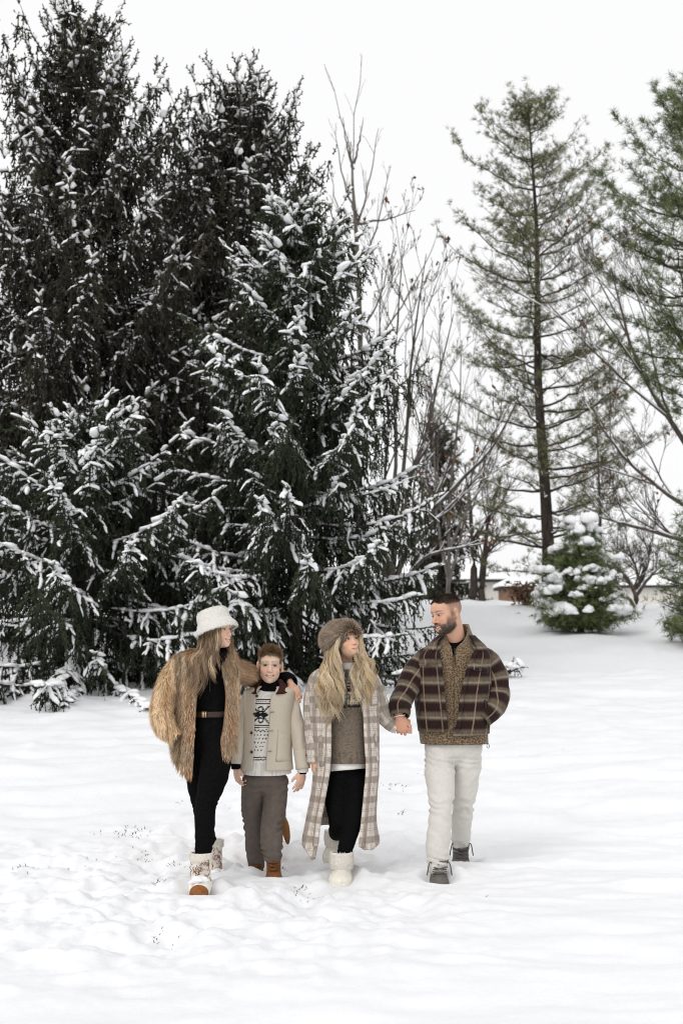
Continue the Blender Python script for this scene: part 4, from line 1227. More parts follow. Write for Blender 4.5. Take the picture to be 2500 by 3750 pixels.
def _coat_plaid(t, u, v, band, base):
    c = t.mix(t.math('MULTIPLY', band(u, .115, 0, .046, .12), .75), base, (.30, .25, .205)); c = t.mix(t.math('MULTIPLY', band(v, .130, 0, .044, .15), .72), c, (.27, .225, .185))
    for o in (-.030, -.018): c = t.mix(t.math('MULTIPLY', band(u, .115, .058 + o + .024, .0045, .5), .48), c, (.22, .18, .15)); c = t.mix(t.math('MULTIPLY', band(v, .130, .065 + o + .024, .0045, .5), .42), c, (.23, .19, .165))
    c = t.mix(t.math('MULTIPLY', band(u, .230, .09, .008, .5), .35), c, (.50, .33, .24))
    return c
M['man_plaid'] = plaid('brown_wool_plaid', (.026, .014, .013), _man_plaid)
M['coat_plaid'] = plaid('cream_wool_plaid', (.66, .595, .53), _coat_plaid)
def m_fleece():
    t = NT('patterned_fleece'); pc = t.attr('pc', 'Vector'); v = t.n('ShaderNodeTexVoronoi', feature='DISTANCE_TO_EDGE'); t.l(pc, v.inputs['Vector']); v.inputs['Scale'].default_value = 62
    n = t.noise(pc, 70, 3, .6); f = t.math('ADD', v.outputs['Distance'], t.math('MULTIPLY', t.math('SUBTRACT', n, .5), .5))
    col = t.ramp(f, [(.05, (.25, .185, .12)), (.13, (.095, .06, .033))]); n2 = t.noise(pc, 300, 2)
    t.bump(n2, .4, .004); return t.fin(col, .95, .05, .3)
M['fleece'] = m_fleece()
M['skin'] = m_col('skin', .5, 90, .06, .05, .35, .001, 0, .12)
M['eye'] = m_col('eye', .15, 10, .0, 0, .5)
M['teeth'] = m_plain('teeth', (.74, .70, .63), (.78, .75, .68), 80, .3, 0, spec=.4)
M['hair'] = m_col('hair', .45, 200, .3, 0, .3)
M['fur'] = m_col('fur', .8, 120, .35, 0, .12)
M['fabric_col'] = m_col('knitted_fabric', .92, 260, .14, .4, .08, .004, .2)
M['black_jersey'] = m_plain('black_jersey', (.0035, .0032, .0035), (.007, .0065, .007), 60, .9, .1, spec=.04)
M['khaki_canvas'] = m_plain('khaki_canvas', (.52, .462, .375), (.57, .512, .42), 110, .9, .25, dist=.002)
M['dark_cord'] = m_plain('dark_corduroy', (.030, .010, .007), (.062, .024, .017), 120, .85, .4, (1, 1, .3))
M['button'] = m_plain('horn_button', (.02, .013, .01), (.06, .04, .03), 60, .4, 0, spec=.4)
M['chino'] = m_plain('pale_chino', (.60, .575, .53), (.655, .63, .585), 50, .9, .12, dist=.003)
M['cream_pile'] = m_col('cream_pile', .95, 180, .15, .5, .05, .006, .4)
M['tan_suede'] = m_plain('tan_suede', (.20, .075, .025), (.31, .13, .05), 40, .9, .3)
M['rust_suede'] = m_plain('rust_suede', (.13, .05, .018), (.24, .10, .038), 35, .9, .3)
M['grey_suede'] = m_plain('grey_suede', (.10, .088, .08), (.17, .15, .14), 50, .9, .3)
M['lace'] = m_plain('lace', (.08, .07, .066), (.14, .125, .118), 200, .8, .2)
M['lace_rust'] = m_plain('rust_lace', (.20, .085, .05), (.36, .20, .14), 100, .8, .2)
M['gold'] = m_plain('gold_metal', (.62, .45, .25), (.72, .55, .33), 20, .3, 0, spec=.6); M['gold'].node_tree.nodes['Principled BSDF'].inputs['Metallic'].default_value = 1
M['belt'] = m_plain('belt_leather', (.030, .015, .012), (.05, .027, .022), 40, .5, .1, spec=.35)
def m_check():
    t = NT('fine_check_wool'); o = t.obj(); s = t.n('ShaderNodeSeparateXYZ'); t.l(o, s.inputs[0])
    a = t.math('SINE', t.math('MULTIPLY', s.outputs[0], 1050)); b = t.math('SINE', t.math('MULTIPLY', s.outputs[2], 1050)); f = t.math('MULTIPLY_ADD', t.math('ADD', a, b), .25, .5)
    n = t.noise(o, 40, 3); col = t.mix(1.0, t.ramp(f, [(.25, (.085, .068, .060)), (.75, (.18, .148, .128))]), t.ramp(n, [(.2, (.8,) * 3), (.8, (1.1,) * 3)]), 'MULTIPLY')
    t.bump(n, .2, .004); return t.fin(col, .95, .08)
M['check'] = m_check()
M['rib_white'] = m_plain('white_rib_knit', (.78, .75, .69), (.88, .855, .80), 60, .95, .6, (3, 3, .12), dist=.006)
# ================================================================ people
def core(fld, J):
    """plain body under the clothes: J = dict of joints"""
    fld.chain([J['pelvis'], J['belly'], J['chest']], [J.get('rp', .10), J.get('rb', .095), J.get('rc', .105)], .03)
    fld.cone(J['chest'], J['neck'], J.get('rc', .105) * .8, .055 * J.get('rn', 1), .03)
    for sd in 'lr':
        fld.cone(J['chest'], J['sho_' + sd], .065, .036, .03)
        fld.chain([J['sho_' + sd], J['elb_' + sd], J['wri_' + sd]], [.034, .027, .021], .015)
        fld.chain([J['hip_' + sd], J['kne_' + sd], J['ank_' + sd]], [.055 * J.get('rn', 1), .036 * J.get('rn', 1), .024], .02)
        fld.cone(J['pelvis'], J['hip_' + sd], .07, .055, .03)

def person(label, org, grid, J, head, hands, skin, lips, brow, blush, headkw, smile, iris, look=(0, 0), extra=None):
    f = Field(*grid); core(f, J); head.sculpt(f, smile=smile, **headkw)
    f.cone(head.p(0, -.022, -.05), J['neck'], .053 * head.s * J.get('rn', 1), .057 * head.s * J.get('rn', 1), .02)
    for h in hands: hand(f, **h)
    V, F = f.mesh(1)
    C = head.paint(V, skin, lips, brow, smile=smile, blush=blush)
    mott = fbm(V * 35, 2, 3)[:, None]; C = C * (1 + .05 * mott * np.array([.6, 1, 1]))
    hd = np.array(skin) * np.array([.98, .90, .88])
    C[V[:, 2] < J['neck'][2] - .1] = hd
    if extra is not None:
        hm = np.linalg.norm(head.loc(V), axis=1) < .17; C[hm] = extra(head.loc(V[hm]), C[hm])
    o = mk('person', V, F, M['skin'], None, org, col=C); o.location = org
    tag(o, label, 'person', 'family walking hand in hand through the snow')
    head.eyes(o, org, iris, look, J.get('eye', 1.0))
    if smile == 'teeth': head.teeth(o, org)
    return o, V, C

def legs(name, root, org, mat, pelvis, pr, chains, top=None, hem_z=(), wrinkle=.0, res=.009, seed=0, k=.03, freq=(9, 9, 22), creases=()):
    pts = np.vstack([np.array(c[0]) for c in chains] + [pelvis[None]]); lo = pts.min(0) - .2; hi = pts.max(0) + .2
    f = Field(axis(lo[0], hi[0], res), axis(lo[1], hi[1], res), axis(lo[2], hi[2], res))
    f.ell(pelvis, pr, None, .02)
    base_d = f.d.copy(); leg_d = []
    for P, R in chains:
        f.d = base_d.copy(); f.chain(P, R, k, 12); leg_d.append(f.d)
    f.d = np.minimum(*leg_d)
    if top is not None: f.above(top)
    V, F = f.mesh(1); N = vnormals(V, F)
    if wrinkle:
        q = V * np.array(freq); q[:, 2] += 1.5 * np.sin(V[:, 0] * 14 + seed)
        V = V + N * (fbm(q + seed, 3, seed) * wrinkle)[:, None]
    for z0, wd, amp, pitch in creases:                      # folds where the cloth bunches
        ph = V[:, 2] / pitch + 1.1 * fbm(V * 9 + z0, 2, seed + 3) + 4 * V[:, 0]
        V = V - N * (amp * np.exp(-((V[:, 2] - z0) / wd) ** 2) * np.clip(1 - 2.6 * np.abs(((ph % 1) - .5)), -.35, 1) * np.clip(.5 + fbm(V * 11, 1, seed + 7), 0, 1))[:, None]
    return mk(name, V, F, mat, root, org), V, F

def boot(root, org, ankle, toe, r_sh, r_ft, shaft, mats, name='boot', sole=True, res=.006, cuff=None, tilt=0):
    """ankle: point at shin; toe: toe point near the snow; returns boot object and its mesh"""
    ankle = np.asarray(ankle, float); toe = np.asarray(toe, float); heel = np.array([ankle[0], ankle[1] + .02, toe[2]])
    lo = np.minimum(np.minimum(ankle, toe), heel) - .16; hi = np.maximum(ankle, toe) + .16; hi[2] = ankle[2] + shaft + .05
    f = Field(*(axis(lo[k], hi[k], res) for k in range(3)))
    d = nrm(toe - heel)
    up = np.array([0, 0, 1.])
    topp = ankle + up * shaft + np.array([0, tilt, 0])
    f.cone(heel + up * r_ft * .4, topp, r_sh * .96, r_sh, .02)
    f.chain([heel + up * .012, (heel + toe) / 2 + up * .02, toe - d * .03], [r_ft * .95, r_ft, r_ft * .86], .03)
    f.above(topp[2])
    V, F = f.mesh(1)
    b = mk(name, V, F, mats[0], root, org)
    if sole:
        f = Field(*(axis(lo[k], hi[k], res) for k in range(3)))
        f.chain([heel + up * -.005, toe - d * .03 - up * .002], [r_ft * 1.12, r_ft * 1.02], .01)
        zt = toe[2] + (.035 if sole is True else sole); f.above(zt)
        SV, SF = f.mesh(1); mk('sole', SV, SF, mats[1], b, org)
    return b, V, F

def pile(name, root, org, V, F, n, ln, w, cols, seed, mat='cream_pile', zr=None, out=.8, down=.5, var=.25):
    r = np.random.default_rng(seed); P, N, q = sample_mesh(V, F, n, r, None if zr is None else (lambda c: ((c[:, 2] > zr[0]) & (c[:, 2] < zr[1])) * 1.0))
    tg = r.normal(size=(n, 3)) + np.array([0, 0, -down]); tg -= N * (tg * N).sum(1, keepdims=True); D = N * out * .5 + nrm(tg)
    cols = np.array(cols, float); C = cols[r.integers(0, len(cols), n)] * (1 + var * (r.random((n, 1)) - .5))
    mb = strands(P, N, D, ln * r.uniform(.6, 1.3, n), w, C, 1)
    o = mb.build(name, M[mat], root, org); o['kind'] = 'stuff'; return o

def laces(root, org, pts_list, r, mat):
    for pts in pts_list:
        P = path(pts, 8); V, F = tube(P, r, 5); mk('lace', V, F, mat, root, org)

def sph(c, r):
    V, F = uv_sphere(10, 8); return np.asarray(c) + V * np.asarray(r), F

ss = lambda x, a, b: np.clip((x - a) / (b - a), 0, 1)
def beard_zone(L):
    x, y, z = np.abs(L[:, 0]), L[:, 1], L[:, 2]
    jawl = ss(x, .034, .046) * ss(-z, .005, .035) * ss(y, -.012, .006) * ss(-y, -.064, -.048) * ss(z, -.122, -.110)
    burn = ss(x, .052, .062) * ss(y, -.004, .006) * ss(-y, -.028, -.016) * ss(z, -.05, -.03) * ss(-z, -.03, .0) * .7
    chin = ss(-z, .084, .091) * ss(y, .0, .012) * ss(-x, -.062, -.052) * ss(z, -.128, -.116)
    must = ss(-z, .046, .050) * ss(z, -.065, -.060) * ss(-x, -.036, -.030) * ss(y, .070, .078)
    side = ss(x, .027, .031) * ss(-x, -.062, -.052) * ss(-z, .052, .062) * ss(y, .02, .035) * ss(z, -.122, -.110)
    w = np.maximum.reduce([jawl, burn, chin, must, side])
    return w * (1 - (x < .012) * (z > -.099) * (z < -.07))
def man_extra(L, C):
    w = (beard_zone(L) * .72)[:, None]; C = C * (1 - w) + np.array([.085, .056, .042]) * w
    top = (ss(L[:, 2], .048, .062) * (L[:, 1] < .072) * ((L[:, 2] > .066) | (L[:, 1] < .040))) * .85
    fade = ss(L[:, 2], -.03, .055) * ss(-L[:, 1], -.046, -.018) * .62 * (np.abs(L[:, 0]) < .080); bk = ss(L[:, 2], -.06, .02) * ss(-L[:, 1], .02, .05) * .6
    w = np.maximum(np.maximum(top, fade), bk)[:, None]
    return C * (1 - w) + np.array([.075, .052, .042]) * w
# ---------------------------------------------------------------- man in the plaid jacket
Yc = 9.62
ORG = np.array([W(1650, 3180, 9.6)[0], 9.65, 0.0])
hd = Head(W(1634, 2247, 9.58), rotm(-56, -9, 5), 1.10)
J = dict(pelvis=W(1660, 2720, 9.66), belly=W(1662, 2600, 9.66), chest=W(1665, 2450, 9.66), neck=W(1668, 2362, 9.67), sho_l=W(1560, 2405, 9.67), sho_r=W(1775, 2405, 9.67),
         elb_l=W(1470, 2555, 9.52), wri_l=W(1462, 2620, 9.43), elb_r=W(1820, 2550, 9.66), wri_r=W(1755, 2630, 9.64), hip_l=W(1612, 2760, 9.62), hip_r=W(1712, 2760, 9.66),
         kne_l=W(1614, 2955, 9.46), ank_l=W(1605, 3165, 9.40), kne_r=W(1694, 2950, 9.72), ank_r=W(1686, 3095, 10.02), rc=.12, rp=.12, rb=.11, rn=1.22)
hw = W(1461, 2624, 9.425)
hands = [dict(wrist=hw, d=(.22, 0, -1), n=(-.1, -1, .1), thumb=-1, sc=1.12, curl=(.75, 1.0, .8), spread=.03, tcurl=.2, tout=.35),
         dict(wrist=W(1745, 2625, 9.66), d=(-.9, 0, -.3), n=(0, -1, 0), thumb=1, sc=.9)]
grid = (axis(.2, 1.25, .028, [(.36, .47, .0054), (.58, .85, .0054)]), axis(9.2, 10.2, .028, [(9.36, 9.73, .0054)]), axis(-.08, 1.95, .028, [(.88, 1.1, .0054), (1.52, 1.92, .0054)]))
man, MV, MC = person('bearded man in brown plaid wool jacket and pale trousers, holding a woman by the hand', ORG, grid, J, hd, hands, (.63, .36, .245), (.46, .17, .13), (.055, .035, .025),
                 (.62, .28, .195), dict(jaw=1.12, chin=1.15, nose=1.06, ear=.1), 'teeth', (.07, .05, .03), (-.12, -.12), man_extra)
# hair, faded sides and beard
r = np.random.default_rng(31)
def scalp(hd, V, F, n, zone, ln, cols, seed, lean, w=.0016, out=.6, lenf=None):
    """short hair rooted where zone(local) says so"""
    r = np.random.default_rng(seed); P, N, q = sample_mesh(V, F, n, r, lambda c: zone(hd.loc(c)))
    L = hd.loc(P); D = N * out + (np.array(lean(L)) @ hd.R.T) + r.normal(size=(n, 3)) * .25
    cols = np.array(cols, float); C = cols[r.integers(0, len(cols), n)] * (.75 + .5 * r.random((n, 1)))
    ll = ln * r.uniform(.6, 1.25, n) * (1 if lenf is None else lenf(L))
    return strands(P - N * .002, N, D, ll, w * r.uniform(.7, 1.3, n), C, 1)
f = Field(axis(*(lambda c: (c[0] - .2, c[0] + .2))(hd.c), .008), axis(hd.c[1] - .2, hd.c[1] + .2, .008), axis(hd.c[2] - .2, hd.c[2] + .2, .008)); hd.sculpt(f, smile='closed', jaw=1.12, chin=1.15, ears=False); HV, HF = f.mesh(1)
zone = lambda L: (ss(L[:, 2], .052, .060) * (L[:, 1] < .075) + ss(L[:, 2], -.02, .05) * (L[:, 1] < .028) * .35 * (np.abs(L[:, 0]) > .045) + ss(L[:, 2], -.05, .03) * (L[:, 1] < -.05) * .5) * ((L[:, 2] > .068) | (L[:, 1] < .040))
mb = scalp(hd, HV, HF, 12000, zone, .015, [(.028, .019, .014), (.05, .034, .025), (.085, .062, .048)], 33, lambda L: np.stack([0 * L[:, 0], .55 + 0 * L[:, 0],   .25 + 0 * L[:, 0]], 1), .0013,
           lenf=lambda L: .22 + .85 * ss(L[:, 2], .045, .085) + .25 * ss(L[:, 1], .03, .07) * ss(L[:, 2], .05, .07))
o = mb.build('hair', M['hair'], man, ORG); o['kind'] = 'stuff'
mb = scalp(hd, HV, HF, 10000, beard_zone, .0095, [(.035, .023, .016), (.06, .040, .028), (.10, .07, .05), (.22, .18, .15)], 35, lambda L: np.stack([0 * L[:, 0], .15 + 0 * L[:, 0], -.75 + 0 * L[:, 0]], 1), .0011, .45,
           lenf=lambda L: .35 + .75 * ss(-L[:, 2], .01, .08) - .35 * ((L[:, 2] > -.064) & (L[:, 1] > .07)))
o = mb.build('beard', M['hair'], man, ORG); o['kind'] = 'stuff'
# trousers
legs('trousers', man, ORG, M['chino'], W(1660, 2730, 9.66), (.192, .125, .13), [
    ([W(1608, 2745, 9.64), W(1611, 2860, 9.55), W(1613, 2960, 9.46), W(1606, 3060, 9.42), W(1602, 3170, 9.40)], [.100, .094, .077, .074, .072]),
    ([W(1712, 2745, 9.66), W(1707, 2860, 9.69), W(1694, 2950, 9.72), W(1688, 3030, 9.88), W(1685, 3098, 10.0)], [.096, .084, .071, .066, .060])], top=W(0, 2640, 9.6)[2], wrinkle=.011, seed=3, k=.022, freq=(3.5, 3.5, 17), creases=[(W(0, 2785, 9.6)[2], .06, .016, .05), (W(0, 2960, 9.5)[2], .10, .018, .055), (W(0, 3140, 9.4)[2], .06, .016, .04)])
for a, t, nm in ((W(1606, 3175, 9.40), W(1612, 3256, 9.20), 0), (W(1686, 3105, 10.0), W(1690, 3182, 9.84), 1)):
    b, BV, BF = boot(man, ORG, a, t, .056, .050, .035, (M['grey_suede'], M['grey_suede']), sole=False)
    fr = np.array([a[0] + .002, a[1] - .055, 0]); z0 = a[2]
    ll = []
    for k in range(4):
        zz = z0 + .020 - .024 * k; yy = a[1] - .058 - .026 * k
        for s in (-1, 1): ll.append([[a[0] - s * .046, yy + .035, zz - .004], [a[0], yy - .012, zz + .008], [a[0] + s * .046, yy + .035, zz + .012]])
    for s in (-1, 1): ll.append([[a[0] + s * .044, a[1] - .04, z0 + .03], [a[0] + s * .066, a[1] - .06, z0 + .035], [a[0] + s * .082, a[1] - .062, z0 - .045]])
    laces(b, ORG, ll, .0042, M['lace'])
    tv, tf, _ = sleeve([a + np.array([0, .0, -.01]), a + np.array([0, -.005, .052])], [.060, .066], 8, 20, .0048); solid(mk('ankle_flap', tv, tf, M['grey_suede'], b, ORG), .0054)
# black tee, fleece, jacket
tee = Shell(9.67, [(2338, 1628, 1716, .075), (2352, 1612, 1730, .09), (2400, 1570, 1770, .11), (2450, 1560, 1775, .12)])
V, F, pc = tee.mesh(40, 14, 2338, 2450, .002); mk('undershirt', V, F, M['black_jersey'], man, ORG)
fle = Shell(9.66, [(2285, 1630, 1716, .084, 1655, 1704, .01), (2310, 1614, 1724, .095, 1636, 1708), (2340, 1596, 1736, .108, 1634, 1694), (2366, 1590, 1742, .118, 1650, 1668), (2385, 1568, 1765, .128, 1654, 1662), (2420, 1545, 1785, .135, 1657.3, 1657.7), (2550, 1532, 1786, .145, 1657.3, 1657.7), (2660, 1533, 1786, .152, 1657.3, 1657.7), (2722, 1540, 1787, .155, 1657.3, 1657.7)])
V, F, pc = fle.mesh(90, 60, 2285, lambda u: 2722 - 12 * np.abs(np.cos(u * np.pi)) ** .5 * 0, .006, 2); o = solid(mk('fleece', V, F, M['fleece'], man, ORG, pc=pc), .010)
zp = [fle.front(1658, y, .0048) for y in np.linspace(2372, 2432, 8)]; V, F = tube(np.array(zp), .0035, 5); mk('zip', V, F, M['belt'], o, ORG)
V, F = tube(path([W(1786, 2722, 9.55), W(1791, 2733, 9.53), W(1786, 2740, 9.53), W(1781, 2732, 9.53), W(1784, 2722, 9.55)], 14), .002, 5); mk('drawcord', V, F, M['black_jersey'], o, ORG)
jk = Shell(9.66, [(2350, 1608, 1732, .085, 1634, 1704), (2360, 1582, 1754, .11, 1624, 1712), (2374, 1552, 1782, .135, 1612, 1722), (2400, 1532, 1797, .158, 1608, 1716), (2450, 1520, 1800, .172, 1614, 1696), (2550, 1516, 1796, .180, 1624, 1673), (2620, 1520, 1793, .180, 1630, 1664), (2680, 1527, 1790, .174, 1635, 1654)], 2.5)
V, F, pc = jk.mesh(130, 64, 2350, lambda u: 2676 + 14 * ss(u, .5, 1), .012, 4, (5, 2.5))
jacket = solid(mk('jacket', V, F, M['man_plaid'], man, ORG, pc=pc), .012)
for pts, rs, sd in (([W(1600, 2412, 9.68), W(1560, 2415, 9.67), W(1520, 2468, 9.63), W(1483, 2535, 9.54), W(1463, 2582, 9.47), W(1464, 2626, 9.42)], [.05, .078, .086, .079, .076, .068], 1),
                    ([W(1730, 2414, 9.68), W(1775, 2415, 9.68), W(1810, 2468, 9.68), W(1822, 2535, 9.65), W(1812, 2592, 9.58), W(1768, 2636, 9.55)], [.05, .078, .086, .080, .074, .058], 2)):
    V, F, pc = sleeve(pts, rs, 46, 30, .015, sd, .92, (3, 17)); solid(mk('sleeve', V, F, M['man_plaid'], jacket, ORG, pc=pc), .008)
# turned down collar and front facings
col = Shell(9.66, [(2326, 1604, 1738, .100, 1630, 1708, .0), (2340, 1588, 1752, .125, 1612, 1718), (2356, 1570, 1770, .150, 1598, 1728), (2378, 1548, 1790, .172, 1598, 1736)], 2.4)
V, F, pc = col.mesh(90, 10, 2326, lambda u: 2364 + 14 * np.abs(np.cos(np.pi * u)) ** 6, .004, 3); solid(mk('collar', V, F, M['man_plaid'], jacket, ORG, pc=pc), .010)
def facing(shell, ys, wpx, parent, mat, name='front_facing', off=.006, th=.007, du=(.05, .06)):
    for e_, sg, d0 in ((4, -1, du[0]), (5, 1, du[1])):
        yy = np.linspace(*ys, 40); u0 = shell.g(e_, yy); k = np.linspace(0, 1, 4)
        Vv = np.stack([shell.front(u0 + sg * (1.5 + (wpx - 1.5) * q), yy, off + .004 * math.sin(q * 3.14)) for q in k], 1).reshape(-1, 3)
        Fv = np.array([(4 * i + a, 4 * i + a + 1, 4 * i + a + 5, 4 * i + a + 4) for i in range(39) for a in range(3)])
        if sg > 0: Fv = Fv[:, ::-1]
        solid(mk(name, Vv, Fv, mat, parent, ORG, pc=np.stack([np.tile(k * wpx * .0018, 40) + d0, Vv[:, 2]], 1)), th)
facing(jk, (2390, 2672), 17, jacket, M['man_plaid'], du=(.03, .06))
for q, bt in (([(1524, 2414), (1600, 2410), (1600, 2432), (1524, 2440)], (1560, 2433)), ([(1708, 2420), (1784, 2440), (1782, 2468), (1706, 2446)], (1748, 2450))):
    V, F, pc = patch(jk, q, 10, 5, .014); pk = solid(mk('pocket_flap', V, F, M['man_plaid'], jacket, ORG, pc=pc), .010)
    V, F = disc(jk.front(*bt, .020), (0, -1, .1), .011); mk('button', V, F, M['button'], pk, ORG)
for bt in ((1615, 2535), (1616, 2600)):
    V, F = disc(jk.front(*bt, .008), (0, -1, .1), .011); mk('button', V, F, M['button'], jacket, ORG)
V, F = tube(path([jk.front(1767, 2560, .006), jk.front(1774, 2600, .008), jk.front(1782, 2650, .006)], 8), .006, 5); mk('pocket_welt', V, F, M['belt'], jacket, ORG)
V, F = tube(path([jk.front(1524, 2535, .006), jk.front(1530, 2575, .008), jk.front(1530, 2620, .006)], 8), .005, 5); mk('pocket_welt', V, F, M['belt'], jacket, ORG)
V, F = tube(path([hw + np.array([-.036, .0, -.004]), hw + np.array([-.012, -.034, .006]), hw + np.array([.022, -.032, .010]), hw + np.array([.038, 0, .012])], 12), .0035, 6); mk('bracelet', V, F, M['rib_white'], man, ORG)
print('man', time.time() - T_START)

# ---------------------------------------------------------------- boy
ORG = np.array([W(985, 3190, 9.5)[0], 9.5, 0.0]); ORG_ = ORG
hd = Head(W(989, 2437, 9.46), rotm(3, 2, -2), 1.02)
J = dict(pelvis=W(972, 2840, 9.5), belly=W(978, 2740, 9.5), chest=W(985, 2620, 9.5), neck=W(989, 2530, 9.5), sho_l=W(912, 2560, 9.5), sho_r=W(1060, 2560, 9.5), elb_l=W(886, 2680, 9.5), wri_l=W(864, 2812, 9.43),
         elb_r=W(1086, 2690, 9.5), wri_r=W(1107, 2826, 9.43), hip_l=W(935, 2870, 9.5), hip_r=W(1010, 2870, 9.5), kne_l=W(930, 3010, 9.52), ank_l=W(938, 3150, 9.62), kne_r=W(1000, 3010, 9.42), ank_r=W(1000, 3150, 9.38), rc=.085, rp=.09, rb=.08, rn=.86, eye=1.2)
hands = [dict(wrist=W(865, 2812, 9.43), d=(.12, -.05, -1), n=(-.75, -.65, 0), thumb=-1, sc=.86, curl=(.35, .45, .35), tcurl=.1, tout=.45),
         dict(wrist=W(1108, 2828, 9.43), d=(-.22, -.05, -1), n=(.55, -.8, 0), thumb=1, sc=.90, curl=(.25, .35, .3), spread=.10, tcurl=.1, tout=.55)]
grid = (axis(-.80, -.10, .024, [(-.745, -.655, .0048), (-.60, -.35, .0054), (-.32, -.20, .0048)]), axis(9.2, 9.75, .024, [(9.30, 9.56, .0054)]), axis(-.08, 1.6, .024, [(.52, .74, .0048), (1.22, 1.56, .0054)]))
boy, BVv, _ = person('boy in khaki jacket over black and white patterned sweater, walking between two women', ORG, grid, J, hd, hands, (.73, .515, .39), (.62, .33, .27), (.30, .19, .11), (.76, .37, .27),
                 dict(jaw=.84, chin=.88, nose=.93, cheek=1.0, ear=.0, brow=.6), 'teeth', (.09, .065, .04), (0, 0), lambda L, C: (lambda w: C * (1 - w) + np.array([.42, .28, .17]) * w)((.7 * np.clip(ss(L[:, 2], .062, .075) + ((np.abs(L[:, 0]) > .06) & (L[:, 2] > .02) & (np.abs(L[:, 0]) < .079)) + (L[:, 1] < -.03) * (L[:, 2] > -.04), 0, 1))[:, None]))
f = Field(axis(hd.c[0] - .2, hd.c[0] + .2, .008), axis(hd.c[1] - .2, hd.c[1] + .2, .008), axis(hd.c[2] - .2, hd.c[2] + .2, .008)); hd.sculpt(f, smile='closed', ears=False, jaw=.96, chin=.95); HV, HF = f.mesh(1)
zone = lambda L: ((L[:, 2] > .052 + .016 * ss(np.abs(L[:, 0]), .055, .02)) | ((np.abs(L[:, 0]) > .055) & (L[:, 2] > .012) & (L[:, 1] < .045)) | ((L[:, 1] < -.02) & (L[:, 2] > -.05))).astype(float)
mb = scalp(hd, HV, HF, 12000, zone, .034, [(.30, .20, .11), (.48, .34, .20), (.62, .46, .29), (.17, .105, .06), (.12, .075, .045)], 43, lambda L: np.stack([.4 * np.sign(L[:, 0]) * ss(np.abs(L[:, 0]), .01, .05) + .4 * vnoise(L * 60, 3), .9 * ss(L[:, 2], .05, .08), .5 * ss(L[:, 2], .08, .11) - .6 * ss(L[:, 1], .035, .07) - .75 * ss(-L[:, 2], -.07, -.02) + .4 * vnoise(L * 60, 5)], 1), .0014, .5,
           lenf=lambda L: .35 + .85 * ss(L[:, 2], .05, .09))
o = mb.build('hair', M['hair'], boy, ORG); o['kind'] = 'stuff'
legs('trousers', boy, ORG, M['check'], W(970, 2855, 9.5), (.145, .105, .10), [
    ([W(928, 2865, 9.5), W(925, 2960, 9.53), W(931, 3060, 9.57), W(938, 3165, 9.62)], [.078, .071, .062, .056]),
    ([W(1012, 2865, 9.5), W(1005, 2960, 9.45), W(994, 3040, 9.39), W(997, 3100, 9.38), W(1000, 3138, 9.37)], [.078, .074, .069, .070, .058])], top=W(0, 2795, 9.5)[2], wrinkle=.009, seed=8, k=.018, freq=(5, 5, 14), creases=[(W(0, 2880, 9.5)[2], .05, .014, .05), (W(0, 3010, 9.5)[2], .08, .014, .05), (W(0, 3120, 9.4)[2], .05, .018, .04)])
for x, yt, Y, t in ((939, 3160, 9.60, W(948, 3236, 9.44)), (1002, 3146, 9.37, W(1006, 3246, 9.20))):
    a = W(x, yt, Y); b, BV, BF = boot(boy, ORG, a, t, .048, .046, .03, (M['rust_suede'], M['rust_suede']), sole=False)
    ll = [[[a[0] - s * .034, a[1] - .036, a[2] - .02 - .022 * k], [a[0], a[1] - .058 - .012 * k, a[2] - .012 - .022 * k], [a[0] + s * .034, a[1] - .036, a[2] - .004 - .022 * k]] for k in range(3) for s in (-1, 1)]
    laces(b, ORG, ll, .0035, M['rust_suede'])
# black roll neck, patterned sweater
nk = Shell(9.48, [(2490, 954, 1026, .062), (2505, 946, 1034, .070), (2528, 944, 1040, .078)], 2.0)
V, F, pc = nk.mesh(48, 12, 2490, lambda u: 2530 + 0 * u, .003); solid(mk('roll_neck', V, F, M['black_jersey'], boy, ORG), .006)
sw = Shell(9.5, [(2522, 944, 1036, .080), (2534, 918, 1060, .095), (2560, 896, 1076, .105), (2640, 890, 1072, .110), (2740, 884, 1066, .110), (2836, 882, 1066, .112)])
V, F, pc = sw.mesh(150, 150, 2520, lambda u: 2836 - 14 * np.abs(np.sin(u * np.pi)) ** 2, .004, 6)
px = V[:, 0] / 9.5 * F_PX + CX; py = HZ + (CAM_H - V[:, 2]) / 9.5 * F_PX
C = np.tile([.82, .79, .73], (len(V), 1)); ink = np.zeros(len(V), bool)
cx = 958.0; dx = np.abs(px - cx); fr = V[:, 1] < 9.5
tri = lambda v, p: np.abs(((v / p) % 1) - .5) * 2
ink |= (np.abs(py - 2560) < 1.9) | ((py > 2571) & (py < 2577)) | ((np.abs(py - 2566) < 2.2) & (((px - cx) % 8) < 3))
c0 = 2614; dy = py - c0
ink |= (np.abs(dy) < 32) & (np.abs(dx - np.abs(dy)) < 4)                                # crossing arms
ink |= (np.abs(dy) < 32) & (np.hypot(dx - 17, dy) < 9)
ink |= (np.abs(np.hypot(dx, np.abs(dy) - 20) - 8.5) < 2.6) & (np.abs(dy) < 32)
ink |= (np.abs(dy) < 3) & (dx < 20)
ink |= (np.abs(py - 2652) < 2.4) | (np.abs(py - 2660) < 2.0) | (np.abs(py - (2668 + 8 * tri(px - cx, 14))) < 2.4)
ink |= (py > 2684) & (py < 2755) & (((py - 2684) % 14) < 6) & (((px - cx + (((py - 2684) // 14) % 2) * 6) % 12) < 4)
ink |= (np.abs(py - (2767 + 3 * tri(px, 7))) < 1.8) | (np.abs(py - (2776 + 3 * tri(px + 3, 7))) < 1.8)
C[ink] = (.012, .012, .014); rib = (py > 2788) | (py < 2550)
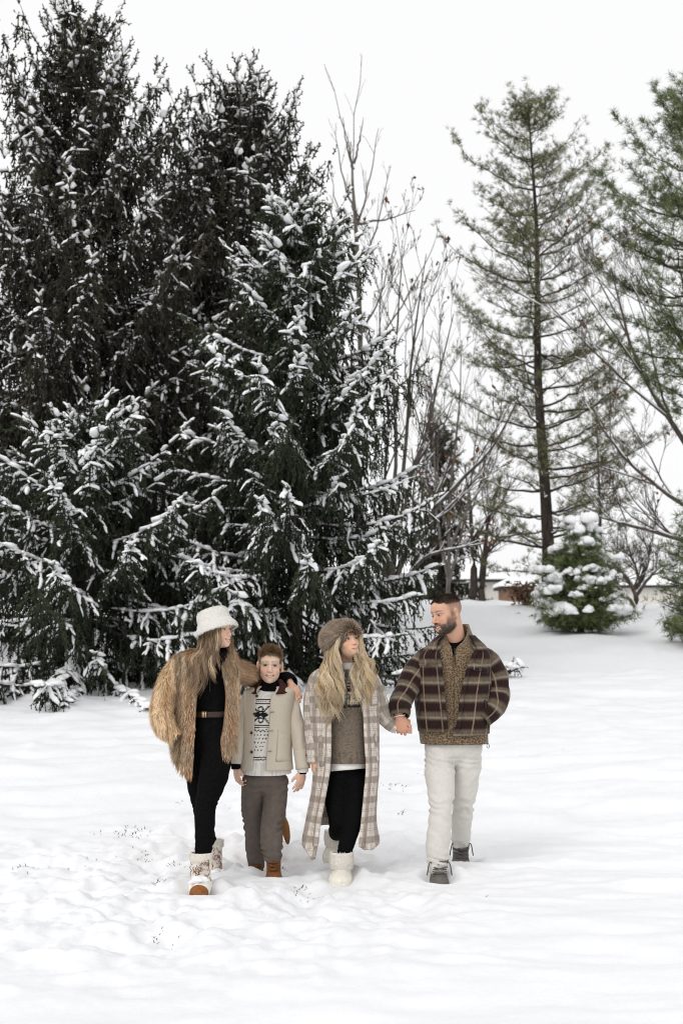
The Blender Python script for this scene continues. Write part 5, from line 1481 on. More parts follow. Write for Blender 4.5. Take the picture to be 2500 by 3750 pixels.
C[rib & ~ink] *= (1 - .16 * (np.sin(px[rib & ~ink] * 1.3) > .2))[:, None]
sweater = mk('sweater', V, F, M['fabric_col'], boy, ORG, col=C)
jk = Shell(9.5, [(2508, 950, 1030, .075, 966, 1008), (2518, 916, 1062, .10, 958, 1010), (2532, 896, 1082, .118, 951, 1003), (2560, 894, 1080, .130, 946, 991), (2640, 890, 1072, .134, 942, 987), (2740, 882, 1070, .136, 939, 979), (2820, 872, 1076, .140, 936, 974)], 2.4)
V, F, pc = jk.mesh(130, 64, 2508, lambda u: 2816 + 0 * u, .010, 9, (6, 2.5)); jacket = solid(mk('jacket', V, F, M['khaki_canvas'], boy, ORG), .006)
for pts, rs, sd in (([W(940, 2556, 9.5), W(912, 2562, 9.5), W(888, 2630, 9.49), W(868, 2730, 9.44), W(862, 2798, 9.42)], [.035, .056, .056, .050, .040], 11),
                    ([W(1030, 2558, 9.5), W(1060, 2564, 9.5), W(1082, 2640, 9.49), W(1099, 2730, 9.44), W(1110, 2816, 9.42)], [.035, .056, .056, .050, .046], 12)):
    V, F, pc = sleeve(pts, rs, 40, 26, .010, sd, .94, (3, 13)); sv = solid(mk('sleeve', V, F, M['khaki_canvas'], jacket, ORG), .0054)
    P = path(pts, 40); i0 = 31
    V, F, pc = sleeve([P[i0], P[35], P[39]], [rs[-1] * 1.10 + .002, rs[-1] * 1.08 + .001, rs[-1] * 1.06], 8, 26, .002, sd); solid(mk('cuff', V, F, M['khaki_canvas'], sv, ORG), .0048)
    if sd == 12:
        V, F = disc(W(1123, 2766, 9.37), (.25, -1, .1), .008); mk('button', V, F, M['button'], sv, ORG)
V, F, pc = sleeve([W(864, 2790, 9.43), W(865, 2816, 9.43)], [.034, .033], 8, 20, .002); solid(mk('undershirt_cuff', V, F, M['black_jersey'], boy, ORG), .0048)
V, F, pc = sleeve([W(1108, 2808, 9.43), W(1108, 2828, 9.43)], [.040, .037], 8, 22, .002); solid(mk('sweater_cuff', V, F, M['rib_white'], boy, ORG), .0048)
V, F, pc = sleeve([W(1106, 2827, 9.43), W(1106, 2834, 9.43)], [.030, .030], 4, 18, .001); solid(mk('wristband', V, F, M['black_jersey'], boy, ORG), .003)
col = Shell(9.5, [(2488, 950, 1032, .078, 962, 1018), (2505, 936, 1046, .096, 952, 1024), (2522, 918, 1062, .122, 946, 1018), (2542, 898, 1082, .142, 948, 1006)], 2.3)
V, F, pc = col.mesh(80, 9, 2488, lambda u: 2522 + 16 * np.abs(np.cos(np.pi * u)) ** 5, .002, 3); solid(mk('collar', V, F, M['dark_cord'], jacket, ORG), .007)
for q in ([(878, 2676), (905, 2670), (910, 2784), (872, 2786)], [(1020, 2668), (1066, 2682), (1070, 2786), (1012, 2784)]):
    V, F, pc = patch(jk, q, 8, 10, .007); solid(mk('pocket', V, F, M['khaki_canvas'], jacket, ORG), .0054)
for bt in ((943, 2546), (934, 2611), (923, 2679), (924, 2748)):
    V, F = disc(jk.front(bt[0] + 2, bt[1], .006), (-.2, -1, .1), .0098); mk('button', V, F, M['button'], jacket, ORG)
for bt in ((1000, 2604), (997, 2672), (992, 2745)):
    V, F = tube(np.array([jk.front(bt[0] - 7, bt[1], .0048), jk.front(bt[0] + 7, bt[1] - 1, .0048)]), .0022, 4); mk('buttonhole', V, F, M['belt'], jacket, ORG)
print('boy', time.time() - T_START)
# ---------------------------------------------------------------- young woman in the fur coat
ORG = np.array([W(745, 3230, 9.1)[0], 9.1, 0.0]); ORG_ = ORG
hd = Head(W(793, 2306, 9.08), rotm(60, 3, 0), 1.0)
J = dict(pelvis=W(775, 2690, 9.17), belly=W(780, 2600, 9.17), chest=W(775, 2480, 9.16), neck=W(778, 2402, 9.15), sho_l=W(662, 2440, 9.16), sho_r=W(855, 2440, 9.2), elb_l=W(596, 2610, 9.16), wri_l=W(680, 2690, 9.13),
         elb_r=W(960, 2490, 9.66), wri_r=W(1056, 2502, 9.60), hip_l=W(735, 2720, 9.2), hip_r=W(805, 2720, 9.15), kne_l=W(735, 2945, 9.30), ank_l=W(760, 3080, 9.52), kne_r=W(752, 2945, 9.02), ank_r=W(742, 3140, 8.94), rc=.09, rp=.095, rb=.085, rn=.86)
hands = [dict(wrist=W(1066, 2506, 9.515), d=(.42, -.40, -.75), n=(.1, -.75, .66), thumb=1, sc=.95, curl=((.15, .5, .35), (.2, .55, .4), (.25, .6, .4), (.3, .65, .4)), spread=.07, tcurl=.5, tout=.7),
         dict(wrist=W(690, 2690, 9.14), d=(.8, .2, -.4), n=(0, -1, 0), thumb=-1, sc=.8)]
grid = (axis(-1.22, -.20, .026, [(-.92, -.66, .0054), (-.40, -.22, .004)]), axis(8.8, 9.75, .026, [(8.92, 9.22, .0054), (9.36, 9.56, .004)]), axis(-.08, 1.8, .026, [(1.14, 1.34, .004), (1.42, 1.76, .0054)]))
girl, GV, _ = person('young woman in long haired fur coat and white plush bucket hat, arm round the boy', ORG, grid, J, hd, hands, (.75, .49, .355), (.58, .24, .19), (.16, .09, .05), (.68, .34, .25),
                 dict(jaw=.90, chin=.9, nose=.95, ears=False), 'teeth', (.08, .06, .05), (.2, 0), lambda L, C: np.where(((L[:, 1] < .034) & (L[:, 2] > -.10))[:, None], np.array([.20, .13, .075]), C))
legs('leggings', girl, ORG, M['black_jersey'], W(778, 2690, 9.16), (.125, .105, .14), [
    ([W(738, 2715, 9.2), W(725, 2830, 9.24), W(738, 2950, 9.30), W(752, 3030, 9.42), W(772, 3100, 9.56)], [.086, .078, .056, .052, .045]),
    ([W(800, 2715, 9.14), W(785, 2830, 9.08), W(754, 2950, 9.01), W(750, 3030, 8.96), W(743, 3150, 8.93)], [.096, .092, .062, .058, .047])], top=W(0, 2600, 9.15)[2], wrinkle=.003, seed=12, k=.022, creases=[(W(0, 2950, 9.05)[2], .06, .007, .03), (W(0, 3110, 8.95)[2], .05, .007, .03)])
top = Shell(9.16, [(2378, 752, 812, .060), (2400, 740, 818, .068), (2420, 700, 840, .09), (2470, 690, 850, .105), (2560, 708, 842, .10), (2612, 715, 838, .098), (2680, 712, 848, .105)])
V, F, pc = top.mesh(60, 40, 2376, 2680, .005, 15); tp = mk('top', V, F, M['black_jersey'], girl, ORG)
V, F = tube(np.array([top.front(775, y, .004) for y in np.linspace(2440, 2530, 8)]), .003, 5); mk('zip', V, F, M['belt'], tp, ORG)
V, F = box(top.front(772, 2450, .012) - .006, top.front(772, 2450, .012) + np.array([.006, .006, .014])); mk('zip_pull', V, F, M['gold'], tp, ORG)
bl = Shell(9.16, [(2598, 710, 842, .108), (2626, 710, 842, .110)]); V, F, pc = bl.mesh(60, 5, lambda u: 0, 0, 0) if False else bl.mesh(60, 5, 2603, 2624, .0)
belt = solid(mk('belt', V, F, M['belt'], girl, ORG), .004)
for x in (748, 754, 760):
    p = bl.front(x, 2613, .008); V, F = box(p - np.array([.0035, .004, .020]), p + np.array([.0035, .006, .020])); mk('belt_keeper', V, F, M['gold'], belt, ORG)
p = bl.front(828, 2610, .010); V, F = box(p - np.array([.006, .004, .012]), p + np.array([.010, .004, .012])); mk('belt_tip', V, F, M['gold'], belt, ORG)
# fur coat
ct = Shell(9.17, [(2374, 706, 840, .075, 750, 792), (2386, 668, 856, .115, 742, 798), (2402, 646, 868, .140, 738, 802), (2450, 640, 874, .155, 738, 812), (2550, 642, 876, .160, 735, 830), (2650, 634, 874, .162, 730, 822), (2720, 630, 866, .162, 726, 810), (2790, 640, 864, .160, 722, 812), (2850, 655, 855, .155, 716, 815)], 2.4)
hemf = lambda u: np.interp(u, [0, .035, .09, .2, .35, .5, .7, .85, .93, .975, 1], [2836, 2842, 2822, 2780, 2755, 2750, 2745, 2748, 2766, 2776, 2765])
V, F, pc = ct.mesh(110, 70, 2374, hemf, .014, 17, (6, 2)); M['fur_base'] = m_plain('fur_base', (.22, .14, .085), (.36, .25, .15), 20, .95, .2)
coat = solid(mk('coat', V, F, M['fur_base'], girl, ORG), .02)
def fur_cover(V, F, pcx, n, ln, w, colf, seed, name, parent, flow=(0, 0, -1), out=.45, clump=.25):
    r = np.random.default_rng(seed); P, N, q = sample_mesh(V, F, n, r)
    fl = np.broadcast_to(np.asarray(flow, float), P.shape) if not callable(flow) else flow(P, N)
    fl = fl - N * (fl * N).sum(1, keepdims=True); ln_ = np.linalg.norm(fl, axis=1, keepdims=True); fl = fl / np.maximum(ln_, .25)
    D = N * out + fl + np.stack([vnoise(P * 22, seed + k) for k in range(3)], 1) * clump + r.normal(size=P.shape) * .12
    U = q(pcx) if pcx is not None else None
    C = colf(P, N, U, r)
    o = strands(P, N, D, ln * r.uniform(.6, 1.3, n), w * r.uniform(.7, 1.3, n), C, 2, .15).build(name, M['fur'], parent, ORG); o['kind'] = 'stuff'; return o
GOLD, CREAM, GREY, RUST, DARK = map(np.array, ((.60, .43, .28), (.88, .745, .59), (.36, .295, .25), (.42, .22, .10), (.10, .07, .05)))
def coat_col(P, N, U, r):
    n = len(P); px = P[:, 0] / 9.1 * F_PX + CX; py = HZ + (CAM_H - P[:, 2]) / 9.1 * F_PX
    fy = P[:, 1] < 9.17
    a = np.clip(.5 + 1.1 * fbm(P * np.array([16, 16, 4]), 3, 77), 0, 1)[:, None]
    C = GOLD * (1 - a) + CREAM * a
    pelt = (np.abs(((px + 8 * np.sin(py / 40)) % 44) - 22) > 18) & (px < 700)                         # seams between the pelts
    C[pelt] = C[pelt] * .45 + RUST * .4
    fl = np.clip(2.0 - np.abs(px - 706) / 17, 0, 1) * fy; frr = np.clip(2.0 - np.abs(px - 832) / 20, 0, 1) * fy * (px > 795)
    g = np.clip(fbm(P * np.array([30, 30, 6]), 2, 78) + .55, 0, 1)[:, None]
    C = C * (1 - fl[:, None] * .95) + (GREY * g + RUST * (1 - g)) * fl[:, None] * .95
    C = C * (1 - frr[:, None] * .9) + (GREY * g * 1.1 + RUST * 1.1 * (1 - g)) * frr[:, None] * .9
    C[(py > 2770) & (px < 690)] *= .85
    tip = r.random(n) < .16; C[tip] = C[tip] * .4 + CREAM * .75
    dk = r.random(n) < .12; C[dk] = C[dk] * .4
    return C * np.array([1.08, 1.0, .88]) * (.8 + .4 * r.random((n, 1)))
fur_cover(V, F, None, 26000, .034, .0017, lambda P, N, U, r: coat_col(P, N, U, r) * (1 - .5 * np.clip(1.6 - np.abs(P[:, 0] / 9.1 * F_PX + CX - 655) / 18, 0, 1) * (P[:, 2] > .78))[:, None], 79, 'coat_fur', coat)  # shade between sleeve and body painted into the fur as a darker strip
SL = [W(690, 2436, 9.18), W(658, 2440, 9.18), W(618, 2510, 9.14), W(592, 2600, 9.10), W(602, 2655, 9.05), W(646, 2698, 9.03)]
V, F, pc = sleeve(SL, [.05, .076, .078, .074, .068, .052], 30, 24, .016, 21, .95, (3, 8)); sv = mk('sleeve', V, F, M['fur_base'], coat, ORG)
fur_cover(V, F, None, 13000, .034, .0016, lambda P, N, U, r: coat_col(P, N, U, r) * np.array([1.08, 1.07, 1.03]), 80, 'sleeve_fur', sv)
SR = [W(815, 2450, 9.22), W(850, 2448, 9.24), W(892, 2462, 9.42), W(950, 2488, 9.63), W(1010, 2492, 9.67), W(1046, 2490, 9.64)]
V, F, pc = sleeve(SR, [.04, .066, .074, .068, .060, .052], 30, 24, .012, 22, .95, (3, 8)); sv2 = mk('sleeve', V, F, M['fur_base'], coat, ORG)
fur_cover(V, F, None, 9000, .036, .0019, lambda P, N, U, r: (GOLD * .62 + RUST * .35)[None] * (.6 + .8 * r.random((len(P), 1))), 81, 'sleeve_fur', sv2, lambda P, N: np.tile(nrm(np.array([.8, .2, -.5])), (len(P), 1)))
V, F, pc = sleeve([W(1036, 2490, 9.64), W(1056, 2492, 9.58), W(1067, 2504, 9.52)], [.053, .053, .044], 12, 22, .003); cf = mk('cuff', V, F, M['black_jersey'], coat, ORG)
fur_cover(V, F, None, 3000, .014, .0014, lambda P, N, U, r: np.full((len(P), 3), .007), 82, 'cuff_fur', cf, lambda P, N: np.tile(nrm(np.array([.4, -.3, -.5])), (len(P), 1)))
# black fur collar tucked under the chin
V, F, pc = sleeve([W(742, 2420, 9.06), W(765, 2428, 9.03), W(795, 2416, 9.04), W(815, 2394, 9.08), W(818, 2380, 9.12)], [.030, .036, .038, .036, .026], 20, 16, .004); cl = mk('neck_ruff', V, F, M['black_jersey'], girl, ORG)
fur_cover(V, F, None, 3500, .020, .0014, lambda P, N, U, r: np.full((len(P), 3), .007) * (1 + r.random((len(P), 1))), 83, 'ruff_fur', cl)
# hat
def revolve(prof, c, R, nu=44):
    pr = np.array(prof); h = hermite(np.linspace(0, 1, len(pr)), pr[:, 0], np.linspace(0, 1, 26)); rr = hermite(np.linspace(0, 1, len(pr)), pr[:, 1], np.linspace(0, 1, 26))
    a = np.linspace(0, 2 * np.pi, nu, endpoint=False)
    V = np.stack([rr[:, None] * np.cos(a)[None], rr[:, None] * np.sin(a)[None] * 1.03, np.broadcast_to(h[:, None], (26, nu))], -1).reshape(-1, 3)
    V[:, :2] *= (1 + .02 * fbm(V * 18, 2, 4))[:, None]
    I = np.arange(25)[:, None] * nu; Jq = np.arange(nu)[None]; F = np.stack([I + nu + Jq, I + nu + (Jq + 1) % nu, I + (Jq + 1) % nu, I + Jq], -1).reshape(-1, 4)
    return c + V @ R.T, F
Rh = rotm(66, 20, -3); hc = W(796, 2313, 9.08) + Rh[:, 2] * .034
V, F = revolve([(-.036, .128), (-.030, .135), (-.012, .132), (.012, .118), (.034, .106), (.070, .102), (.098, .096), (.112, .076), (.117, .035), (.117, .002)], hc, Rh)
M['cream_base'] = m_plain('cream_base', (.80, .765, .69), (.86, .83, .765), 40, .95, .3)
hat = solid(mk('hat', V, F, M['cream_base'], girl, ORG), .012)
pile('hat_pile', hat, ORG, V, F, 14000, .011, .0017, [(.86, .84, .79), (.90, .885, .85), (.82, .79, .73)], 85, out=.55, down=.2, var=.1)
# long hair
def locks(name, parent, guides, n_each, spread, w, cols, seed, wave=.012, m=22, freq=2.0, stray=.16):
    """guides: list of point lists; each becomes a lock of fine strands that wave together"""
    r = np.random.default_rng(seed); mb = MB(); cols = np.array(cols, float); ph0 = r.uniform(0, 6.28)
    for gi, g in enumerate(guides):
        base = path(g, m); t = np.linspace(0, 1, m); n = n_each
        off = r.normal(size=(n, 3)) * spread; ph = ph0 + gi * .55 + r.normal() * .6 + r.normal(size=n) * .22; fq = freq * r.uniform(.85, 1.2)
        amp = wave * t ** 1.1 * r.uniform(.6, 1.3)
        sp = .9 - .15 * t - .35 * t ** 4
        T = nrm(np.gradient(base, axis=0)); S1 = nrm(np.cross(T, [0, -1., 0])); S2 = np.cross(T, S1)
        aa = ph[:, None] + t[None] * fq * 6.28
        P = base[None] + off[:, None] * sp[None, :, None] + (np.sin(aa)[..., None] * S1[None] + np.cos(aa)[..., None] * S2[None] * .7) * amp[None, :, None]
        st = r.random(n) < stray; P[st] += (r.normal(size=(st.sum(), 1, 3)) * .02) * (t ** 2)[None, :, None]
        P[:, :, 2] += (r.random(n)[:, None] - .5) * .05 * t[None] ** 3
        gc = cols[r.integers(0, len(cols))] * r.uniform(.7, 1.15)
        C = (cols[r.integers(0, len(cols), n)] * .2 + gc * .8) * (.8 + .4 * r.random((n, 1)))
        Nn = nrm(np.array([0, -1., .1]) + r.normal(size=(n, 1, 3)) * .35) + 0 * P
        ribbons(P, w * r.uniform(.6, 1.3, n), C, Nn, mb)
    o = mb.build(name, M['hair'], parent, ORG); o['kind'] = 'stuff'; return o
r = np.random.default_rng(90); gd = []
for i in range(34):                         # falling behind the ear over the shoulder, sweeping to image left
    t = i / 33; lay = r.random() * .035
    x0 = 734 + 72 * t; y0 = 2322 - 38 * t; Y0 = 9.10 - .085 * t
    x2 = 686 + 108 * t ** 1.5 + r.normal() * 7; y2 = 2490 + r.normal() * 28 - 30 * t
    gd.append([W(x0, y0, Y0), W(x0 - 14 + 10 * t, y0 + 60, Y0 - .02 - lay), W(x0 * .35 + x2 * .65 + r.normal() * 4, y0 * .35 + y2 * .65, 8.995 - lay), W(x2, y2, 8.98 - lay)])
for i in range(12):                          # far side, under the chin
    t = i / 11; gd.append([W(840 - 14 * t, 2296, 9.13), W(847 - 10 * t, 2350, 9.13), W(844 + 8 * t + r.normal() * 4, 2410, 9.06), W(838 + 26 * t, 2462 + r.normal() * 14, 8.985)])
locks('hair', girl, gd, 30, .0070, .0012, [(.40, .28, .16), (.24, .155, .09), (.58, .43, .275), (.16, .10, .06), (.47, .33, .20)], 91, .022, 18, 1.6)
# boots
for a, t, nm in ((W(737, 3172, 8.93), W(728, 3272, 8.72), 0), (W(780, 3120, 9.55), W(786, 3235, 9.42), 1)):
    b, BV, BF = boot(girl, ORG, a, t, .062, .058, .055, (M['cream_base'], M['tan_suede']), sole=.075)
    rr = np.random.default_rng(95 + nm); ll = []
    for k in range(44):
        z = a[2] + .03 - .13 * rr.random(); th = rr.uniform(-1.1, 1.1); yq = lambda q: a[1] - .066 * math.cos(q) - max(0, (a[2] - .03 - z)) * .5
        th2 = th + rr.uniform(-.6, .6)
        ll.append([[a[0] + .066 * math.sin(th), yq(th), z], [a[0] + .07 * math.sin((th + th2) / 2), yq((th + th2) / 2) - .012, z + rr.uniform(-.02, .02)], [a[0] + .066 * math.sin(th2), yq(th2), z + rr.uniform(-.04, .04)]])
    laces(b, ORG, ll, .0024, M['lace_rust'])
    V, F, pc = sleeve([a + np.array([0, 0, .035]), a + np.array([0, 0, .085])], [.072, .074], 10, 26, .004); cu = solid(mk('boot_cuff', V, F, M['cream_base'], b, ORG), .012)
    pile('cuff_pile', cu, ORG, V, F, 1600, .009, .0016, [(.84, .78, .67), (.88, .83, .73), (.78, .71, .60)], 96 + nm)
    sv_ = [t + np.array([rr.normal() * .02, .02 + rr.random() * .08, .060 + rr.random() * .012]) for _ in range(14)]
    sn = MB(); scatter(sn, LUMPS, sv_, rr.normal(size=(14, 3)) * np.array([1, .4, .1]), np.tile([.07, .024, .022], (14, 1)), r=rr); sn.build('boot_snow', M['snow_clump'], b, ORG)
print('girl', time.time() - T_START)

# ---------------------------------------------------------------- woman in the long plaid coat
ORG = np.array([W(1250, 3200, 9.4)[0], 9.4, 0.0]); ORG_ = ORG
hd = Head(W(1264, 2349, 9.36), rotm(33, 14, 4), 1.0)
J = dict(pelvis=W(1270, 2800, 9.42), belly=W(1270, 2700, 9.42), chest=W(1265, 2560, 9.42), neck=W(1262, 2450, 9.42), sho_l=W(1170, 2490, 9.42), sho_r=W(1360, 2490, 9.42), elb_l=W(1143, 2640, 9.42), wri_l=W(1147, 2786, 9.36),
         elb_r=W(1398, 2610, 9.44), wri_r=W(1440, 2664, 9.468), hip_l=W(1235, 2830, 9.42), hip_r=W(1300, 2830, 9.42), kne_l=W(1240, 3010, 9.36), ank_l=W(1225, 3060, 9.75), kne_r=W(1292, 3000, 9.32), ank_r=W(1256, 3130, 9.26), rc=.09, rp=.095, rb=.085, rn=.86)
mh = W(1449, 2663, 9.480)
hands = [dict(wrist=mh, d=(1, -.05, .02), n=(0, 1, 0), thumb=1, sc=.88, curl=((.75, 1.15, .75), (.75, 1.15, .75), (.75, 1.15, .75), (.8, 1.2, .8)), spread=.04, tcurl=.3, tout=.5, width=1.0),
         dict(wrist=W(1147, 2786, 9.36), d=(.05, -.1, -1), n=(-.9, -.3, 0), thumb=-1, sc=.85, curl=(.8, 1.0, .7))]
grid = (axis(-.32, .50, .026, [(-.24, -.14, .0045), (-.10, .16, .0054), (.33, .47, .004)]), axis(9.1, 9.95, .026, [(9.24, 9.52, .0054)]), axis(-.08, 1.75, .026, [(.66, .78, .0045), (.90, 1.08, .004), (1.40, 1.72, .0054)]))
mom, MOV, _ = person('woman with long wavy blonde hair, brown fur hat and ankle length cream plaid coat', ORG, grid, J, hd, hands, (.73, .455, .31), (.58, .27, .23), (.17, .10, .06), (.66, .31, .21),
                 dict(jaw=.90, chin=.92, nose=.95, cheek=1.12, ears=False), 'closed', (.07, .055, .04), (.15, .05), lambda L, C: np.where(((L[:, 1] < .030) & (L[:, 2] > -.085))[:, None], np.array([.30, .21, .125]), C))
# painted nails and ring on the hand she holds
kn, _t = hand(Field(axis(0, .1, .05), axis(0, .1, .05), axis(0, .1, .05)), **hands[0])
M['nail'] = m_plain('dark_nail_polish', (.035, .006, .008), (.05, .01, .012), 40, .2, 0, spec=.5)
for p in kn:
    V, F = sph(p + np.array([.000, -.0055, 0]), (.0058, .0035, .0048)); mk('fingernail', V, F, M['nail'], mom, ORG)
V, F = sph(kn[2] + np.array([.036, -.004, .004]), (.005, .005, .0054)); mk('ring', V, F, M['teeth'], mom, ORG)
legs('leggings', mom, ORG, M['black_jersey'], W(1270, 2820, 9.42), (.115, .10, .12), [
    ([W(1238, 2840, 9.42), W(1236, 2930, 9.38), W(1240, 3015, 9.34), W(1236, 3040, 9.48), W(1230, 3055, 9.72)], [.088, .078, .060, .055, .045]),
    ([W(1300, 2840, 9.42), W(1302, 2920, 9.37), W(1292, 3000, 9.31), W(1276, 3060, 9.29), W(1256, 3140, 9.27)], [.088, .078, .060, .054, .042])], top=W(0, 2740, 9.42)[2], wrinkle=.004, seed=14, k=.02, creases=[(W(0, 3005, 9.35)[2], .06, .008, .03), (W(0, 3120, 9.3)[2], .04, .008, .03)])
# white turtleneck and shirt tail, heathered sweater
tn = Shell(9.4, [(2408, 1262, 1310, .050, ), (2425, 1248, 1308, .058), (2460, 1240, 1304, .066), (2490, 1225, 1310, .085)], 2.0)
tn = Shell(9.39, [(2424, 1242, 1312, .062), (2436, 1240, 1308, .064), (2460, 1236, 1304, .068), (2492, 1222, 1312, .088)], 2.0)
V, F, pc = tn.mesh(56, 16, lambda u: 0, 0) if False else tn.mesh(56, 16, 2426, 2492, .002); solid(mk('turtleneck', V, F, M['rib_white'], mom, ORG), .0054)
st = Shell(9.41, [(2740, 1200, 1345, .118), (2825, 1202, 1342, .122)]); V, F, pc = st.mesh(80, 10, 2745, lambda u: 2818 + 8 * np.sin(2 * np.pi * (u - .1)), .006, 21, (8, 2)); solid(mk('shirt_tail', V, F, M['rib_white'], mom, ORG), .004)
sw = Shell(9.41, [(2452, 1222, 1310, .088), (2470, 1195, 1335, .108), (2500, 1180, 1350, .118), (2600, 1188, 1348, .128), (2700, 1190, 1350, .132), (2772, 1194, 1352, .134), (2794, 1196, 1350, .132)])
V, F, pc = sw.mesh(120, 120, 2450, 2792, .006, 22)
px = V[:, 0] / 9.3 * F_PX + CX; py = HZ + (CAM_H - V[:, 2]) / 9.3 * F_PX
r = np.random.default_rng(6); C = np.array([.165, .132, .10]) * (.72 + .6 * r.random((len(V), 1)))
white = (py > 2534) & (py < 2580) & ((np.abs(py - 2537) < 2.5) | ((tri(px - 1272, 22) > .45) & (tri(py, 15) > .35) & (py > 2542) & (py < 2572)) | ((tri(px + 5, 9) > .55) & (py > 2566) & (py < 2578)))
C[white] = (.58, .54, .47)
C[(py > 2500) & (py < 2532) & (tri(px - 1272, 30) > .35)] = (.02, .018, .018); C[(np.abs(py - (2584 + 4 * tri(px, 12))) < 4.5)] = (.018, .016, .016)
C[(py > 2482) & (py < 2520) & (tri(px, 17) > .6) & (tri(py, 12) > .4)] = (.5, .46, .4)
rb = py > 2756; C[rb] *= (.78 + .3 * (np.sin(px[rb] * 1.25) > 0))[:, None]
sweater = mk('sweater', V, F, M['fabric_col'], mom, ORG, col=C)
V, F = tube(path([sw.front(1268, y, .004) for y in (2458, 2500, 2560, 2590)], 10), .005, 5); mk('zip', V, F, M['fabric_col'], sweater, ORG, col=np.full((len(V), 3), .10))
# coat
ct = Shell(9.41, [(2432, 1205, 1325, .085, 1232, 1302), (2445, 1172, 1350, .115, 1222, 1310), (2462, 1148, 1372, .140, 1210, 1318), (2500, 1136, 1382, .155, 1206, 1324), (2600, 1134, 1388, .162, 1214, 1326), (2700, 1140, 1390, .168, 1216, 1330), (2800, 1148, 1390, .172, 1212, 1336), (2900, 1142, 1386, .178, 1196, 1328), (3000, 1124, 1384, .185, 1178, 1318), (3070, 1108, 1392, .192, 1170, 1310), (3145, 1098, 1398, .196, 1160, 1306)], 2.4)
hemf = lambda u: np.interp(u, [0, .02, .08, .2, .35, .5, .7, .85, .93, .98, 1], [3132, 3135, 3105, 3062, 3035, 3030, 3050, 3085, 3102, 3098, 3088])
V, F, pc = ct.mesh(150, 100, 2432, hemf, .022, 24, (7, 1.3)); coat = solid(mk('coat', V, F, M['coat_plaid'], mom, ORG, pc=pc), .010)
for pts, rs, sd in (([W(1200, 2486, 9.42), W(1168, 2490, 9.42), W(1148, 2560, 9.43), W(1144, 2650, 9.42), W(1150, 2730, 9.38), W(1149, 2794, 9.36)], [.04, .062, .066, .061, .057, .050], 31),
                    ([W(1325, 2486, 9.42), W(1356, 2490, 9.42), W(1380, 2550, 9.44), W(1396, 2605, 9.455), W(1422, 2640, 9.465), W(1452, 2664, 9.468)], [.04, .062, .066, .062, .056, .048], 32)):
    V, F, pc = sleeve(pts, rs, 50, 30, .013, sd, .93, (3, 15)); sl = solid(mk('sleeve', V, F, M['coat_plaid'], coat, ORG, pc=pc), .007)
V, F, pc = sleeve([W(1448, 2660, 9.468), W(1458, 2666, 9.468)], [.045, .046], 6, 24, .003); solid(mk('lining_cuff', V, F, M['rib_white'], coat, ORG), .006)
for q, bt in (([(1152, 2524), (1202, 2524), (1204, 2590), (1152, 2590)], (1180, 2516)), ([(1352, 2512), (1382, 2520), (1382, 2580), (1354, 2584)], (1358, 2508))):
    V, F, pc = patch(ct, q, 10, 12, .009); pk = solid(mk('chest_pocket', V, F, M['coat_plaid'], coat, ORG, pc=pc + .05), .007)
    q2 = [(q[0][0] - 2, q[0][1] - 24), (q[1][0] + 2, q[1][1] - 24), (q[1][0] + 2, q[1][1] + 4), (q[0][0] - 2, q[0][1] + 4)]
    V, F, pc = patch(ct, q2, 10, 6, .014); pf = solid(mk('pocket_flap', V, F, M['coat_plaid'], coat, ORG, pc=pc), .007)
    V, F = disc(ct.front(*bt, .022), (0, -1, .1), .010); mk('button', V, F, M['khaki_canvas'], pf, ORG)
for q in ([(1163, 2690), (1182, 2682), (1190, 2800), (1166, 2812)], [(1366, 2684), (1376, 2674), (1388, 2790), (1380, 2800)]):
    V, F, pc = patch(ct, q, 5, 12, .008); solid(mk('pocket_welt', V, F, M['coat_plaid'], coat, ORG, pc=pc + .03), .006)
facing(ct, (2470, 3085), 24, coat, M['coat_plaid'], du=(.058, .07))
col = Shell(9.41, [(2418, 1205, 1322, .090, 1232, 1300), (2435, 1185, 1340, .118, 1222, 1308), (2455, 1160, 1362, .150, 1208, 1322), (2490, 1140, 1380, .172, 1200, 1330)], 2.3)
V, F, pc = col.mesh(90, 10, 2418, lambda u: 2462 + 22 * np.abs(np.cos(np.pi * u)) ** 4, .004, 3); solid(mk('collar', V, F, M['coat_plaid'], coat, ORG, pc=pc), .010)
# hat
Rh = rotm(36, 20, 8); hc = hd.p(-.006, -.030, .058)
f = Field(axis(hc[0] - .24, hc[0] + .24, .008), axis(hc[1] - .24, hc[1] + .24, .008), axis(hc[2] - .2, hc[2] + .2, .008))
f.ell(hc, (.118, .126, .088), Rh, .01); f.ell(hc - Rh[:, 2] * .035, (.123, .130, .058), Rh, .03); f.ell(hc - Rh[:, 2] * .025 - Rh[:, 1] * .045, (.112, .095, .090), Rh, .03)
f.ell(hd.p(0, .105, -.030), np.array([.060, .075, .072]), hd.R, .012, 's')
V, F = f.mesh(2); hat = mk('hat', V, F, M['fur_base'], mom, ORG)
def hat_col(P, N, U, r):
    L = (P - hc) @ Rh; rim = np.clip(1 - np.hypot((L[:, 0]) / .075, (L[:, 2] + .035) / .05) , 0, 1) * (L[:, 1] > .02)
    a = np.clip(.5 + fbm(P * 14, 2, 9) * .9, 0, 1)[:, None]
    C = np.array([.23, .165, .115]) * (1 - a) + np.array([.40, .31, .235]) * a
    C = C * (1 - .8 * np.clip(rim * 2, 0, 1)[:, None]) + np.array([.075, .035, .02]) * .8 * np.clip(rim * 2, 0, 1)[:, None]
    d = r.random(len(P)) < .3; C[d] *= .5; e = r.random(len(P)) < .15; C[e] = (.52, .43, .34)
    return C * (.75 + .5 * r.random((len(P), 1)))
fur_cover(V, F, None, 15000, .030, .0018, hat_col, 101, 'hat_fur', hat, lambda P, N: -.55 * Rh[:, 1][None] + 0 * P + np.array([0, 0, -.1]), .75, .5)
